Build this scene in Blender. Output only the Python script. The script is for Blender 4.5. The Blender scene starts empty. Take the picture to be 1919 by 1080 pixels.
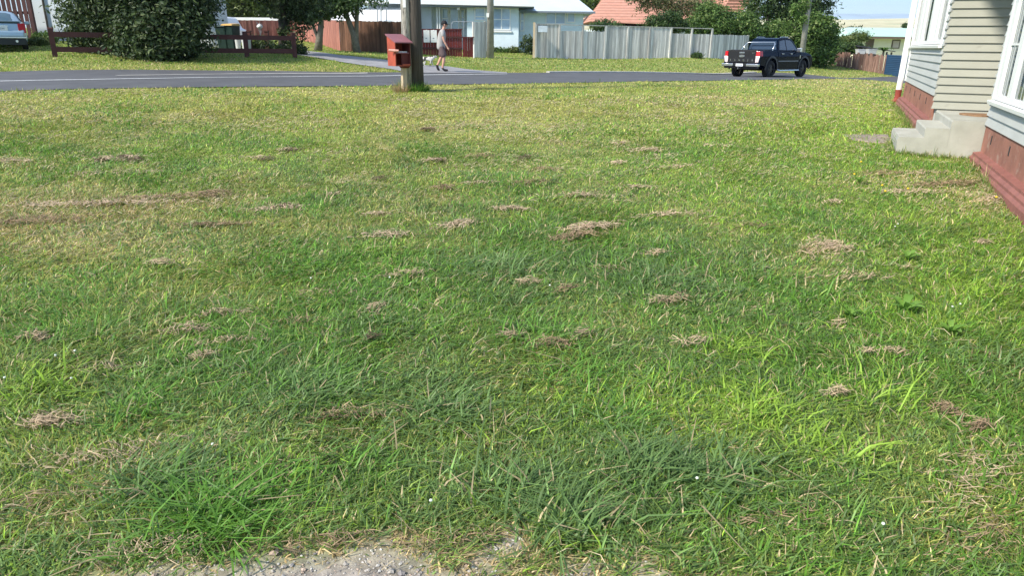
import bpy, math, random
import numpy as np
from mathutils import Matrix, Vector
rng = np.random.default_rng(7); random.seed(7)
S = bpy.context.scene
C = S.collection
EYE = 1.6
# ---------------------------------------------------------------- camera
F, OFF, ROLL = 1320.0, 456.0, math.radians(0.6)
PIT = math.atan(OFF / F); cP, sP = math.cos(PIT), math.sin(PIT)
cR, sR = math.cos(ROLL), math.sin(ROLL)
cd = bpy.data.cameras.new('camera'); cam = bpy.data.objects.new('camera', cd); C.objects.link(cam)
r0 = Vector((1, 0, 0)); u0 = Vector((0, sP, cP)); f0 = Vector((0, cP, -sP))
rx = cR * r0 + sR * u0; ux = -sR * r0 + cR * u0
M_ = Matrix.Identity(4)
for i in range(3):
    M_[i][0] = rx[i]; M_[i][1] = ux[i]; M_[i][2] = -f0[i]
M_[2][3] = EYE
cam.matrix_world = M_
cd.sensor_width = 36; cd.lens = F / 1919 * 36; cd.clip_start = 0.05; cd.clip_end = 20000
S.camera = cam
# ---------------------------------------------------------------- light
SUN_EL, SUN_AZ = math.radians(42), math.radians(-121)     # azimuth from +Y (ahead), negative is to the left
sd = Vector((math.sin(SUN_AZ) * math.cos(SUN_EL), math.cos(SUN_AZ) * math.cos(SUN_EL), math.sin(SUN_EL)))
w = bpy.data.worlds.new('World'); S.world = w; w.use_nodes = True
nt = w.node_tree; nt.nodes.clear()
sky = nt.nodes.new('ShaderNodeTexSky'); sky.sky_type = 'NISHITA'; sky.sun_disc = False
sky.sun_elevation = SUN_EL; sky.sun_rotation = SUN_AZ; sky.air_density = 1.0; sky.dust_density = 0.4; sky.ozone_density = 2.5; sky.altitude = 100
bg = nt.nodes.new('ShaderNodeBackground'); bg.inputs['Strength'].default_value = 0.13
out = nt.nodes.new('ShaderNodeOutputWorld')
tc = nt.nodes.new('ShaderNodeTexCoord'); mp = nt.nodes.new('ShaderNodeMapping'); mp.inputs['Scale'].default_value = (1.0, 1.0, 4.5)
nz = nt.nodes.new('ShaderNodeTexNoise'); nz.inputs['Scale'].default_value = 2.6; nz.inputs['Detail'].default_value = 7; nz.inputs['Roughness'].default_value = .6
cr = nt.nodes.new('ShaderNodeValToRGB'); cr.color_ramp.elements[0].position = .40; cr.color_ramp.elements[1].position = .66
cr.color_ramp.elements[0].color = (.12, .12, .12, 1); cr.color_ramp.elements[1].color = (.6, .6, .6, 1)
mx = nt.nodes.new('ShaderNodeMixRGB'); mx.inputs['Color2'].default_value = (4.7, 5.5, 6.3, 1)
L = nt.links.new
L(tc.outputs['Generated'], mp.inputs['Vector']); L(mp.outputs[0], nz.inputs['Vector']); L(nz.outputs['Fac'], cr.inputs[0])
L(cr.outputs[0], mx.inputs['Fac']); tn = nt.nodes.new('ShaderNodeMixRGB'); tn.blend_type = 'MULTIPLY'; tn.inputs['Fac'].default_value = 1; tn.inputs['Color2'].default_value = (.62, .82, 1.04, 1); L(sky.outputs[0], tn.inputs['Color1']); L(tn.outputs[0], mx.inputs['Color1']); L(mx.outputs[0], bg.inputs['Color']); L(bg.outputs[0], out.inputs['Surface'])
sl = bpy.data.lights.new('sun', 'SUN'); sl.energy = 4.2; sl.angle = math.radians(5); sl.color = (1, .93, .80)
so = bpy.data.objects.new('sun', sl); C.objects.link(so); so.rotation_euler = sd.to_track_quat('Z', 'Y').to_euler(); so.location = (-20, -10, 40)
S.view_settings.view_transform = 'Standard'; S.view_settings.look = 'None'; S.view_settings.gamma = 1
S.view_settings.exposure = 0.7
S.cycles.max_bounces = 6; S.cycles.diffuse_bounces = 3; S.cycles.glossy_bounces = 3; S.cycles.transmission_bounces = 4; S.cycles.transparent_max_bounces = 6

# ---------------------------------------------------------------- pixel -> place helpers
def ray(px, py):
    u = (px - 959.5) / F; v = (540 - py) / F
    U = u * cR - v * sR; V = u * sR + v * cR
    Y = cP + V * sP
    return U / Y, (-sP + V * cP) / Y
def W(px, py, Y):
    a, b = ray(px, py); return Vector((a * Y, Y, b * Y + EYE))
# ---------------------------------------------------------------- terrain
cp = [(0, 0, -1.6), (-6, 2, -1.58), (6, 2, -1.62), (0, 5, -1.58), (0, 10, -1.43), (-7, 8, -1.38), (5.7, 8, -1.55), (5.6, 10.4, -1.44), (9.4, 17.7, -1.25),
      (-2.5, 18, -1.09), (-9.9, 14, -.95), (-2.4, 20, -1.04), (4, 14, -1.32), (-9.25, 22.6, -.87), (-5.8, 25.2, -.98), (-5.8, 17.1, -.99), (-7.6, 19.7, -.93), (3.3, 24.3, -1.12), (9, 28.4, -1.2), (-13.8, 19.2, -.84), (-2.3, 27.8, -1.05), (10.8, 37.6, -1.36),
      (14.6, 32.4, -1.28), (20, 44.6, -1.72), (-19, 28, -.49), (-14.9, 24, -.52), (-8.3, 28, -.54), (1.1, 41, -.66), (11.7, 45, -.62), (14.4, 46, -.89),
      (-5.4, 36, -.49), (-8.9, 38, -.40), (23, 54, -1.17), (25, 50, -1.63), (1.2, 47, -.5), (-21.8, 34, -.01), (-22, 22, -.75), (-2.8, 34, -.8),
      (-22, 10, -1.2), (-12, -6, -1.7), (12, -6, -1.8), (16, 20, -1.5), (20, 30, -1.7), (33, 40, -2.4), (-17, 44, .2), (-40, 40, .4), (-20, 70, .5), (5, 75, 0), (35, 70, -2.6), (40, 20, -3), (-40, 0, -1)]
cpa = np.array(cp, float)
def _tps(P, Q):
    d2 = ((P[:, None, :] - Q[None, :, :]) ** 2).sum(-1)
    return 0.5 * d2 * np.log(d2 + 1e-9)
n_ = len(cpa); A_ = np.zeros((n_ + 3, n_ + 3)); A_[:n_, :n_] = _tps(cpa[:, :2], cpa[:, :2]) + np.eye(n_) * .6
A_[:n_, n_] = 1; A_[:n_, n_ + 1:] = cpa[:, :2]; A_[n_:, :n_] = A_[:n_, n_:].T
cf = np.linalg.solve(A_, np.concatenate([cpa[:, 2], [0, 0, 0]]))
def sstep(a, b, x):
    t = np.clip((x - a) / (b - a), 0, 1); return t * t * (3 - 2 * t)
def gz(x, y):
    x = np.atleast_1d(np.asarray(x, float)); y = np.atleast_1d(np.asarray(y, float)); o = np.empty_like(x)
    for i in range(0, len(x), 100000):
        xx = np.clip(x[i:i + 100000], -45, 45); yy = np.clip(y[i:i + 100000], -8, 78)
        o[i:i + 100000] = _tps(np.stack([xx, yy], 1), cpa[:, :2]) @ cf[:n_] + cf[n_] + cf[n_ + 1] * xx + cf[n_ + 2] * yy
    d = np.hypot(x, y - 30)
    az = np.arctan2(x, np.maximum(y, 1))
    fall = -9.0 * sstep(55, 220, d) * sstep(.1, .5, az)
    o = o * (1 - sstep(60, 300, d)) + fall
    return o + EYE
def g1(x, y): return float(gz([x], [y])[0])
def onground(px, py, y0=1.2, y1=80):
    a, b = ray(px, py); Y = np.arange(y0, y1, .05); d = b * Y + EYE - gz(a * Y, Y)
    k = np.argmax(d < 0) if (d < 0).any() else len(Y) - 1
    return Vector((a * Y[k], Y[k], g1(a * Y[k], Y[k])))
# value noise
def vnoise(x, y, sc, seed):
    r = np.random.default_rng(seed); T = r.random((64, 64)); X = x / sc + 1000; Y = y / sc + 1000
    i = np.floor(X).astype(int); j = np.floor(Y).astype(int); fx = X - i; fy = Y - j; fx = fx * fx * (3 - 2 * fx); fy = fy * fy * (3 - 2 * fy)
    a = T[i % 64, j % 64]; b = T[(i + 1) % 64, j % 64]; c = T[i % 64, (j + 1) % 64]; d = T[(i + 1) % 64, (j + 1) % 64]
    return (a * (1 - fx) + b * fx) * (1 - fy) + (c * (1 - fx) + d * fx) * fy
def fbm(x, y, sc, seed, o=3):
    s = 0; a = 1; t = 0
    for k in range(o):
        s = s + a * vnoise(x, y, sc / 2 ** k, seed + k); t += a; a *= .55
    return s / t

# ---------------------------------------------------------------- materials
_m = {}
def mat(name, c, rough=.65, var=.12, scale=5, bump=0, metal=0, spec=.4, coat=0, tintk=0, c2=None, st=(1, 1, 1), em=None, trans=0, wear=None, wthr=.6):
    if name in _m: return _m[name]
    m = bpy.data.materials.new(name); m.use_nodes = True; t = m.node_tree; b = t.nodes['Principled BSDF']; k = t.links.new
    b.inputs['Roughness'].default_value = rough; b.inputs['Metallic'].default_value = metal; b.inputs['Specular IOR Level'].default_value = spec
    b.inputs['Coat Weight'].default_value = coat; b.inputs['Coat Roughness'].default_value = .05
    x = t.nodes.new('ShaderNodeTexCoord'); mpn = t.nodes.new('ShaderNodeMapping'); mpn.inputs['Scale'].default_value = st
    n = t.nodes.new('ShaderNodeTexNoise'); n.inputs['Scale'].default_value = scale; n.inputs['Detail'].default_value = 6; n.inputs['Roughness'].default_value = .62
    k(x.outputs['Object'], mpn.inputs[0]); k(mpn.outputs[0], n.inputs['Vector'])
    r = t.nodes.new('ShaderNodeValToRGB'); r.color_ramp.elements[0].position = .3; r.color_ramp.elements[1].position = .7
    lo = [max(0, v * (1 - var)) for v in c]; hi = [min(1, v * (1 + var)) for v in (c2 or c)]
    r.color_ramp.elements[0].color = (*lo, 1); r.color_ramp.elements[1].color = (*hi, 1); k(n.outputs['Fac'], r.inputs[0])
    col = r.outputs[0]
    if wear:
        n2 = t.nodes.new('ShaderNodeTexNoise'); n2.inputs['Scale'].default_value = scale * 2.3; n2.inputs['Detail'].default_value = 8; n2.inputs['Roughness'].default_value = .75
        k(mpn.outputs[0], n2.inputs['Vector']); r2 = t.nodes.new('ShaderNodeValToRGB'); r2.color_ramp.elements[0].position = wthr; r2.color_ramp.elements[1].position = wthr + .07
        k(n2.outputs['Fac'], r2.inputs[0]); mw = t.nodes.new('ShaderNodeMixRGB'); mw.inputs['Color2'].default_value = (*wear, 1)
        k(r2.outputs[0], mw.inputs['Fac']); k(col, mw.inputs['Color1']); col = mw.outputs[0]
    if tintk:
        a = t.nodes.new('ShaderNodeAttribute'); a.attribute_name = 'tint'
        ma = t.nodes.new('ShaderNodeMath'); ma.operation = 'MULTIPLY_ADD'; ma.inputs[1].default_value = tintk; ma.inputs[2].default_value = 1 - tintk / 2
        k(a.outputs['Fac'], ma.inputs[0]); mm = t.nodes.new('ShaderNodeVectorMath'); mm.operation = 'SCALE'; k(col, mm.inputs[0]); k(ma.outputs[0], mm.inputs['Scale']); col = mm.outputs[0]
    k(col, b.inputs['Base Color'])
    if bump:
        bp = t.nodes.new('ShaderNodeBump'); bp.inputs['Strength'].default_value = bump; bp.inputs['Distance'].default_value = .02; k(n.outputs['Fac'], bp.inputs['Height']); k(bp.outputs[0], b.inputs['Normal'])
    if trans:
        tr = t.nodes.new('ShaderNodeBsdfTranslucent'); k(col, tr.inputs['Color']); ms = t.nodes.new('ShaderNodeMixShader'); ms.inputs[0].default_value = trans
        k(b.outputs[0], ms.inputs[1]); k(tr.outputs[0], ms.inputs[2]); k(ms.outputs[0], t.nodes['Material Output'].inputs['Surface'])
    _m[name] = m; return m
def leafmat(name, c, c2, tip=None, trans=.3, rough=.5):
    """leaves and blades: per-face tint between two leaf colours, random plus painted toplight in crowns"""
    if name in _m: return _m[name]
    m = bpy.data.materials.new(name); m.use_nodes = True; t = m.node_tree; b = t.nodes['Principled BSDF']; k = t.links.new
    a = t.nodes.new('ShaderNodeAttribute'); a.attribute_name = 'tint'; r = t.nodes.new('ShaderNodeValToRGB')
    r.color_ramp.elements[0].color = (*c, 1); r.color_ramp.elements[1].color = (*c2, 1); r.color_ramp.elements[1].position = .88
    if tip: e = r.color_ramp.elements.new(.93); e.color = (*tip, 1)
    k(a.outputs['Fac'], r.inputs[0]); k(r.outputs[0], b.inputs['Base Color']); b.inputs['Roughness'].default_value = rough; b.inputs['Specular IOR Level'].default_value = .35
    tr = t.nodes.new('ShaderNodeBsdfTranslucent'); k(r.outputs[0], tr.inputs['Color']); ms = t.nodes.new('ShaderNodeMixShader'); ms.inputs[0].default_value = trans
    k(b.outputs[0], ms.inputs[1]); k(tr.outputs[0], ms.inputs[2]); k(ms.outputs[0], t.nodes['Material Output'].inputs['Surface'])
    _m[name] = m; return m
def attrmat(name, rough=.55, trans=0., spec=.3, bump=None, noise=None):
    m = bpy.data.materials.new(name); m.use_nodes = True; t = m.node_tree; b = t.nodes['Principled BSDF']; k = t.links.new
    a = t.nodes.new('ShaderNodeAttribute'); a.attribute_name = 'col'; col = a.outputs['Color']
    x = t.nodes.new('ShaderNodeTexCoord')
    if noise:
        n = t.nodes.new('ShaderNodeTexNoise'); n.inputs['Scale'].default_value = noise; n.inputs['Detail'].default_value = 8; n.inputs['Roughness'].default_value = .7; k(x.outputs['Object'], n.inputs['Vector'])
        mr = t.nodes.new('ShaderNodeMapRange'); mr.inputs['From Min'].default_value = .3; mr.inputs['From Max'].default_value = .7; mr.inputs['To Min'].default_value = .45; mr.inputs['To Max'].default_value = 1.5; k(n.outputs['Fac'], mr.inputs[0])
        mm = t.nodes.new('ShaderNodeVectorMath'); mm.operation = 'SCALE'; k(col, mm.inputs[0]); k(mr.outputs[0], mm.inputs['Scale']); col = mm.outputs[0]
        bp = t.nodes.new('ShaderNodeBump'); bp.inputs['Strength'].default_value = .7; bp.inputs['Distance'].default_value = .02; k(n.outputs['Fac'], bp.inputs['Height']); k(bp.outputs[0], b.inputs['Normal'])
    k(col, b.inputs['Base Color']); b.inputs['Roughness'].default_value = rough; b.inputs['Specular IOR Level'].default_value = spec
    if trans:
        tr = t.nodes.new('ShaderNodeBsdfTranslucent'); k(col, tr.inputs['Color']); ms = t.nodes.new('ShaderNodeMixShader'); ms.inputs[0].default_value = trans
        k(b.outputs[0], ms.inputs[1]); k(tr.outputs[0], ms.inputs[2]); k(ms.outputs[0], t.nodes['Material Output'].inputs['Surface'])
    _m[name] = m; return m

# ---------------------------------------------------------------- mesh helpers
def tag(o, label=None, cat=None, group=None, kind=None):
    if label: o['label'] = label
    if cat: o['category'] = cat
    if group: o['group'] = group
    if kind: o['kind'] = kind
    return o
def empty(name, loc, rz=0, **kw):
    o = bpy.data.objects.new(name, None); C.objects.link(o); o.location = loc; o.rotation_euler = (0, 0, rz); o.empty_display_size = .2
    return tag(o, **kw)
class MB:
    def __init__(s): s.v = []; s.f = []; s.t = []; s.m = Matrix.Identity(4)
    def add(s, vs, fs, tint=.5):
        b = len(s.v); s.v += [tuple(s.m @ Vector(v)) for v in vs]; s.f += [tuple(b + i for i in f) for f in fs]; s.t += [tint] * len(fs); return s
    def box(s, x0, x1, y0, y1, z0, z1, tint=.5):
        v = [(x, y, z) for z in (z0, z1) for (x, y) in ((x0, y0), (x1, y0), (x1, y1), (x0, y1))]
        return s.add(v, [(0, 3, 2, 1), (4, 5, 6, 7), (0, 1, 5, 4), (1, 2, 6, 5), (2, 3, 7, 6), (3, 0, 4, 7)], tint)
    def hexa(s, b, t, tint=.5):
        """8 corners: bottom ring b, top ring t"""
        n = len(b); v = list(b) + list(t)
        return s.add(v, [tuple(range(n))[::-1], tuple(range(n, 2 * n))] + [(i, (i + 1) % n, n + (i + 1) % n, n + i) for i in range(n)], tint)
    def prism(s, pts, axis, a0, a1, tint=.5):
        """2-D polygon extruded along axis ('x','y','z')"""
        def mk(p, a): return {'x': (a, p[0], p[1]), 'y': (p[0], a, p[1]), 'z': (p[0], p[1], a)}[axis]
        return s.hexa([mk(p, a0) for p in pts], [mk(p, a1) for p in pts], tint)
    def tube(s, path, rad, n=8, tint=.5, cap=True):
        path = [Vector(p) for p in path]; rad = rad if hasattr(rad, '__len__') else [rad] * len(path); vs = []; fs = []
        up = None
        for i, p in enumerate(path):
            d = (path[min(i + 1, len(path) - 1)] - path[max(i - 1, 0)]).normalized()
            if up is None: up = d.orthogonal().normalized()
            up = (up - d * up.dot(d)); up = up.normalized() if up.length > 1e-6 else d.orthogonal().normalized(); sd_ = d.cross(up)
            for k in range(n):
                a = 2 * math.pi * k / n; vs.append(p + (up * math.cos(a) + sd_ * math.sin(a)) * rad[i])
        for i in range(len(path) - 1):
            for k in range(n): fs.append((i * n + k, i * n + (k + 1) % n, (i + 1) * n + (k + 1) % n, (i + 1) * n + k))
        if cap: fs += [tuple(range(n))[::-1], tuple((len(path) - 1) * n + k for k in range(n))]
        return s.add(vs, fs, tint)
    def cyl(s, c, axis, r, h, n=20, r2=None):
        c = Vector(c); a = {'x': Vector((1, 0, 0)), 'y': Vector((0, 1, 0)), 'z': Vector((0, 0, 1))}[axis]
        return s.tube([c - a * h / 2, c + a * h / 2], [r, r if r2 is None else r2], n)
    def build(s, name, m, parent=None, smooth=False, bevel=0):
        me = bpy.data.meshes.new(name); me.from_pydata(s.v, [], s.f); me.update()
        at = me.attributes.new('tint', 'FLOAT', 'FACE'); at.data.foreach_set('value', np.array(s.t, np.float32))
        o = bpy.data.objects.new(name, me); C.objects.link(o)
        me.materials.append(m)
        if parent: o.parent = parent
        if smooth: me.polygons.foreach_set('use_smooth', [True] * len(me.polygons))
        if bevel:
            b = o.modifiers.new('bevel', 'BEVEL'); b.width = bevel; b.segments = 2; b.limit_method = 'ANGLE'; b.angle_limit = math.radians(40)
        return o
def npmesh(name, V, Fq, m, tint=None, col=None, parent=None, smooth=False):
    """V (n,3); Fq (k,4) quads or (k,3) tris"""
    me = bpy.data.meshes.new(name); n = len(V); k, q = Fq.shape
    me.vertices.add(n); me.vertices.foreach_set('co', np.ascontiguousarray(V, np.float32).ravel())
    me.loops.add(k * q); me.loops.foreach_set('vertex_index', np.ascontiguousarray(Fq, np.int32).ravel())
    me.polygons.add(k); me.polygons.foreach_set('loop_start', np.arange(0, k * q, q, dtype=np.int32))
    me.polygons.foreach_set('use_smooth', np.full(k, smooth))
    me.update(calc_edges=True)
    if tint is not None: me.attributes.new('tint', 'FLOAT', 'FACE').data.foreach_set('value', np.ascontiguousarray(tint, np.float32))
    if col is not None:
        c4 = np.ones((n, 4), np.float32); c4[:, :3] = col; me.attributes.new('col', 'FLOAT_COLOR', 'POINT').data.foreach_set('color', c4.ravel())
    me.materials.append(m); o = bpy.data.objects.new(name, me); C.objects.link(o)
    if parent: o.parent = parent
    return o
def text(name, s, size, m, parent, loc, rot, ext=.003):
    cu = bpy.data.curves.new(name, 'FONT'); cu.body = s; cu.size = size; cu.extrude = ext; cu.align_x = 'CENTER'; cu.align_y = 'CENTER'
    o = bpy.data.objects.new(name, cu); C.objects.link(o); cu.materials.append(m)
    me = bpy.data.meshes.new_from_object(o); bpy.data.objects.remove(o); o = bpy.data.objects.new(name, me); C.objects.link(o)
    o.parent = parent; o.location = loc; o.rotation_euler = rot; return o

# ================================================================ SETTING
def line_s(s, acr):  # along / across the road
    return (-9.9 + .8 * s - .6 * acr, 14 + .6 * s + .8 * acr)
def road_acr(x, y): return (np.asarray(x) + 9.9) * -.6 + (np.asarray(y) - 14) * .8
ROADW = 6.7
drv_far = [onground(*p) for p in [(470, 87), (559, 95), (635, 104), (725, 113.5), (793, 123), (840, 125.5), (885, 132), (950, 136.5)]]
drv_near = [onground(*p) for p in [(470, 92), (561, 104.5), (638, 117), (732, 130.5), (762, 136.5), (800, 137.6), (860, 138), (950, 138.4)]]
def inpoly(x, y, P):
    r = np.zeros(len(x), bool); n = len(P)
    for i in range(n):
        x1, y1 = P[i][0], P[i][1]; x2, y2 = P[(i + 1) % n][0], P[(i + 1) % n][1]
        c = ((y1 > y) != (y2 > y)); xi = (x2 - x1) * (y - y1) / ((y2 - y1) if y2 != y1 else 1e-9) + x1
        r ^= c & (x < xi)
    return r
DRV = [(p.x, p.y) for p in drv_far] + [(p.x, p.y) for p in drv_near[::-1]]
HOUSEPOLY = [(6.51, 9.9), (5.35, 7.27), (2.5, .8), (14, -3), (20, 12), (9.5, 17.8), (6.9, 11.9)]
PAL = np.array([(.115, .255, .040), (.40, .42, .13), (.56, .47, .29), (.130, .225, .075), (.34, .27, .15), (.24, .39, .055), (.19, .285, .070), (.33, .355, .120)]) * np.array([1.27, 1.20, 1.15])
LUSH, YEL, DRY, BLUE, BROWN, BRIGHT, MID, OLIVE = range(8)
PATCH = [(1600, 235, 150, 45, BRIGHT, 2.5), (1450, 285, 260, 60, LUSH, .8), (120, 425, 240, 48, DRY, 2.8), (60, 400, 150, 38, BROWN, 1.9), (330, 382, 130, 12, DRY, 2.6),
         (30, 305, 60, 8, DRY, 2), (600, 495, 190, 32, LUSH, 3), (820, 560, 150, 50, LUSH, 1.6), (1050, 520, 130, 50, BLUE, 1.6), (1240, 540, 130, 50, BLUE, 1.6),
         (1290, 770, 230, 60, BRIGHT, 1.8), (1850, 490, 160, 70, BRIGHT, 1.5), (1750, 600, 140, 50, BRIGHT, 1.6), (180, 560, 260, 60, OLIVE, 2.6), (350, 450, 330, 70, OLIVE, 1.2), (330, 530, 200, 40, YEL, .8),
         (350, 740, 260, 70, BLUE, .7), (750, 720, 240, 70, BLUE, .8), (1250, 930, 260, 70, BLUE, .8), (1810, 960, 130, 100, YEL, 2.0), (1850, 980, 100, 60, BROWN, 1.0),
         (150, 880, 150, 40, BROWN, .9), (60, 1010, 160, 60, BROWN, 1.2), (1700, 345, 160, 18, DRY, 1.8), (1850, 375, 80, 30, DRY, 1.8), (1640, 330, 80, 12, YEL, 1.5),
         (700, 190, 500, 18, YEL, 1.0), (1300, 186, 170, 8, DRY, 1.2), (930, 236, 160, 10, DRY, 1.0), (230, 225, 200, 12, DRY, .7), (1600, 152, 140, 5, DRY, .8), (700, 400, 260, 25, DRY, .45),
         (950, 330, 330, 40, DRY, .25), (500, 800, 200, 40, DRY, .35), (1560, 470, 60, 60, DRY, .9), (1000, 380, 200, 20, OLIVE, .6), (380, 260, 120, 18, LUSH, .8), (500, 300, 120, 22, BRIGHT, .8),
         (40, 270, 60, 12, LUSH, 1), (1900, 250, 60, 40, LUSH, .5), (200, 180, 230, 8, BRIGHT, .5), (1150, 250, 220, 20, BRIGHT, .5), (450, 930, 130, 50, LUSH, 1), (1450, 560, 160, 50, LUSH, .9), (1550, 690, 200, 50, LUSH, 1.0), (600, 870, 300, 50, DRY, .3), (1000, 1000, 200, 30, BLUE, .8)]
PW = []
for (px, py, rxx, ryy, ty, stg) in PATCH:
    c0 = onground(px, py); ya = onground(px, py - ryy).y; yb = onground(px, py + ryy).y
    PW.append((c0.x, c0.y, rxx / F * c0.y * 1.05, max(.12, (ya - yb) / 2), ty, stg, c0.x / c0.y))
GR0 = onground(740, 1072, .8)
def gravelmask(x, y):
    n = fbm(x, y, .22, 91) - .5
    d = ((x + .46) / .92) ** 2 + ((y - 1.49) / .44) ** 2
    d2 = ((x - .75) / .35) ** 2 + ((y - 1.7) / .12) ** 2
    return np.maximum(np.clip(1.5 - d + n * 2.8, 0, 1) * (d < 2.2), np.clip(1.1 - d2 + n * 2, 0, 1) * .6)
def field(x, y):
    n = len(x); Wt = np.zeros((n, 8)); a = fbm(x, y, 1.1, 11); b = fbm(x, y, .45, 21); e = fbm(x, y, 3.5, 31); d = fbm(x, y * 1.6, .8, 41)
    far = sstep(7, 14, y)
    nf = 1 - sstep(3.2, 7, y); Wt[:, MID] = .75 * (1 - far) + .35; Wt[:, OLIVE] = .18 + 1.6 * far * (.5 + e); Wt[:, LUSH] = np.clip((a - .48) * 5, 0, 1.2) * (1 - .5 * far)
    Wt[:, BLUE] = np.clip((b - .5) * 5, 0, 1.2) * (1 - .8 * far) + .2 * nf + .1 * (1 - far); Wt[:, YEL] = np.clip((d - .5) * 4, 0, 1) * (.5 + .9 * far) + .45 * far + .12 * (1 - nf); Wt[:, BRIGHT] = np.clip((e - .5) * 4, 0, 1) * .8 * (1 - .6 * nf)
    Wt[:, DRY] = np.clip((fbm(x, y * 1.4, .6, 51) - .58) * 6, 0, 1) * (.55 + .25 * far) + .05; Wt[:, BROWN] = np.clip((fbm(x, y, .5, 61) - .60) * 6, 0, .8) * .8 + .12 * nf
    for (cx, cy, ax, ay, ty, stg, sl_) in PW:
        xx = x - cx - sl_ * (y - cy); q = np.exp(-((xx / ax) ** 2 + ((y - cy) / ay) ** 2) * .9) * (.45 + 1.1 * b)
        Wt[:, ty] += stg * q
    over = road_acr(x, y) > ROADW - .5
    Wt[over, LUSH] += .9; Wt[over, BRIGHT] += .5; Wt[over, BLUE] *= .2
    edge = over & (road_acr(x, y) < ROADW + 1.6); Wt[edge, YEL] += 2.2; Wt[edge, DRY] += .5
    g = gravelmask(x, y); Wt[:, DRY] += 2.5 * np.clip(g * 3, 0, 1); Wt[:, BROWN] += 2 * np.clip(g * 3, 0, 1)
    return Wt / Wt.sum(1, keepdims=True)
# terrain: one sheet to the horizon
def grow(a, b, st, lim, k=1.22):
    c_ = list(np.arange(a, b + 1e-6, st)); s_ = st
    while c_[-1] < lim: s_ *= k; c_.append(c_[-1] + s_)
    s_ = st
    while c_[0] > -lim: s_ *= k; c_.insert(0, c_[0] - s_)
    return np.array(c_)
gxs = grow(-24, 30, .2, 9000); gys = grow(-2, 50, .2, 9000)
GX, GY = np.meshgrid(gxs, gys); fx, fy = GX.ravel(), GY.ravel(); GZ = gz(fx, fy)
lawn = (fy < 60) & (np.abs(fx) < 40) & ((road_acr(fx, fy) < -.4))
GZ = GZ + np.where(lawn, (fbm(fx, fy, .9, 71) - .5) * .05, 0)
Wt = field(fx, fy); gcol = Wt @ PAL; g = gravelmask(fx, fy)
gcol = gcol * .62 + np.array([.10, .085, .05]) * .38
gcol = gcol * (1 - g[:, None]) + np.array([.34, .30, .26]) * g[:, None]
nx_, ny_ = len(gxs), len(gys); ii = (np.arange(ny_ - 1)[:, None] * nx_ + np.arange(nx_ - 1)[None, :]).ravel()
attrmat('ground', .9, noise=14)
ground = npmesh('ground', np.stack([fx, fy, GZ], 1), np.stack([ii, ii + 1, ii + 1 + nx_, ii + nx_], 1), _m['ground'], col=gcol, smooth=True)
tag(ground, kind='structure')
def strip(name, rows, m, dz, kind='structure'):
    """rows: list of lists of (x,y) with equal counts, draped on the ground"""
    nr, nc = len(rows), len(rows[0]); P = np.array(rows).reshape(-1, 2); z = gz(P[:, 0], P[:, 1]) + dz
    i = (np.arange(nr - 1)[:, None] * nc + np.arange(nc - 1)[None, :]).ravel()
    o = npmesh(name, np.column_stack([P, z]), np.stack([i, i + 1, i + 1 + nc, i + nc], 1), m, smooth=True, tint=np.full(len(i), .5)); return tag(o, kind=kind)
mat('asphalt', (.084, .083, .085), .75, .22, 1.3, bump=.25, spec=.5, wear=(.25, .25, .25), wthr=.66)
sv = np.arange(-45, 62, .4)
strip('road', [[line_s(s_, a_) for s_ in sv] for a_ in np.linspace(0, ROADW, 18)], _m['asphalt'], .02)
mat('line_paint', (.72, .73, .72), .6, .25, 9, wear=(.2, .2, .21), wthr=.58)
mat('kerb_concrete', (.48, .46, .42), .85, .2, 3)
def densify(P, n=8):
    o = []
    for a, b in zip(P[:-1], P[1:]): o += [(a[0] + (b[0] - a[0]) * k / n, a[1] + (b[1] - a[1]) * k / n) for k in range(n)]
    return o + [tuple(P[-1][:2])]
lp = [onground(*p) for p in [(-60, 155), (0, 153.4), (150, 150.6), (300, 147.8), (450, 145.6), (600, 143.8), (758, 141.8), (850, 140.2), (950, 138.9)]]
lp = densify([(p.x, p.y) for p in lp])
strip('painted_road_line', [lp, [(x + .03, y - .16) for x, y in lp]], _m['line_paint'], .026)
kp = [line_s(s_, ROADW) for s_ in np.arange(2.5, 12.5, .4)]
for nm, s0, s1 in (('kerb', -30, -.6), ('kerb', 19.2, 33)):
    b = MB(); ss = np.arange(s0, s1, .6)
    for s_ in ss:
        q = [line_s(s_, ROADW - .06), line_s(s_ + .6, ROADW - .06), line_s(s_ + .6, ROADW + .16), line_s(s_, ROADW + .16)]
        zz = [g1(*k) for k in q]; b.hexa([(k[0], k[1], z - .1) for k, z in zip(q, zz)], [(k[0], k[1], z + .07) for k, z in zip(q, zz)])
    tag(b.build(nm, _m['kerb_concrete']), kind='structure')
# pale channel by the kerb at left
cp_ = densify([tuple(onground(*p)[:2]) for p in [(222, 142.6), (300, 141.3), (430, 139.4), (560, 138.0), (690, 137.2)]])
strip('kerb_channel', [cp_, [(x + .02, y - .22) for x, y in cp_]], _m['kerb_concrete'], .027)
mat('driveway_grey', (.26, .255, .26), .85, .25, 1.6, bump=.2, wear=(.16, .16, .16), wthr=.62)
fa = densify([tuple(p[:2]) for p in drv_far], 10); ne = densify([tuple(p[:2]) for p in drv_near], 10)
strip('driveway', [[(a[0] + (b[0] - a[0]) * t, a[1] + (b[1] - a[1]) * t) for a, b in zip(fa, ne)] for t in np.linspace(0, 1, 8)], _m['driveway_grey'], .034)

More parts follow.
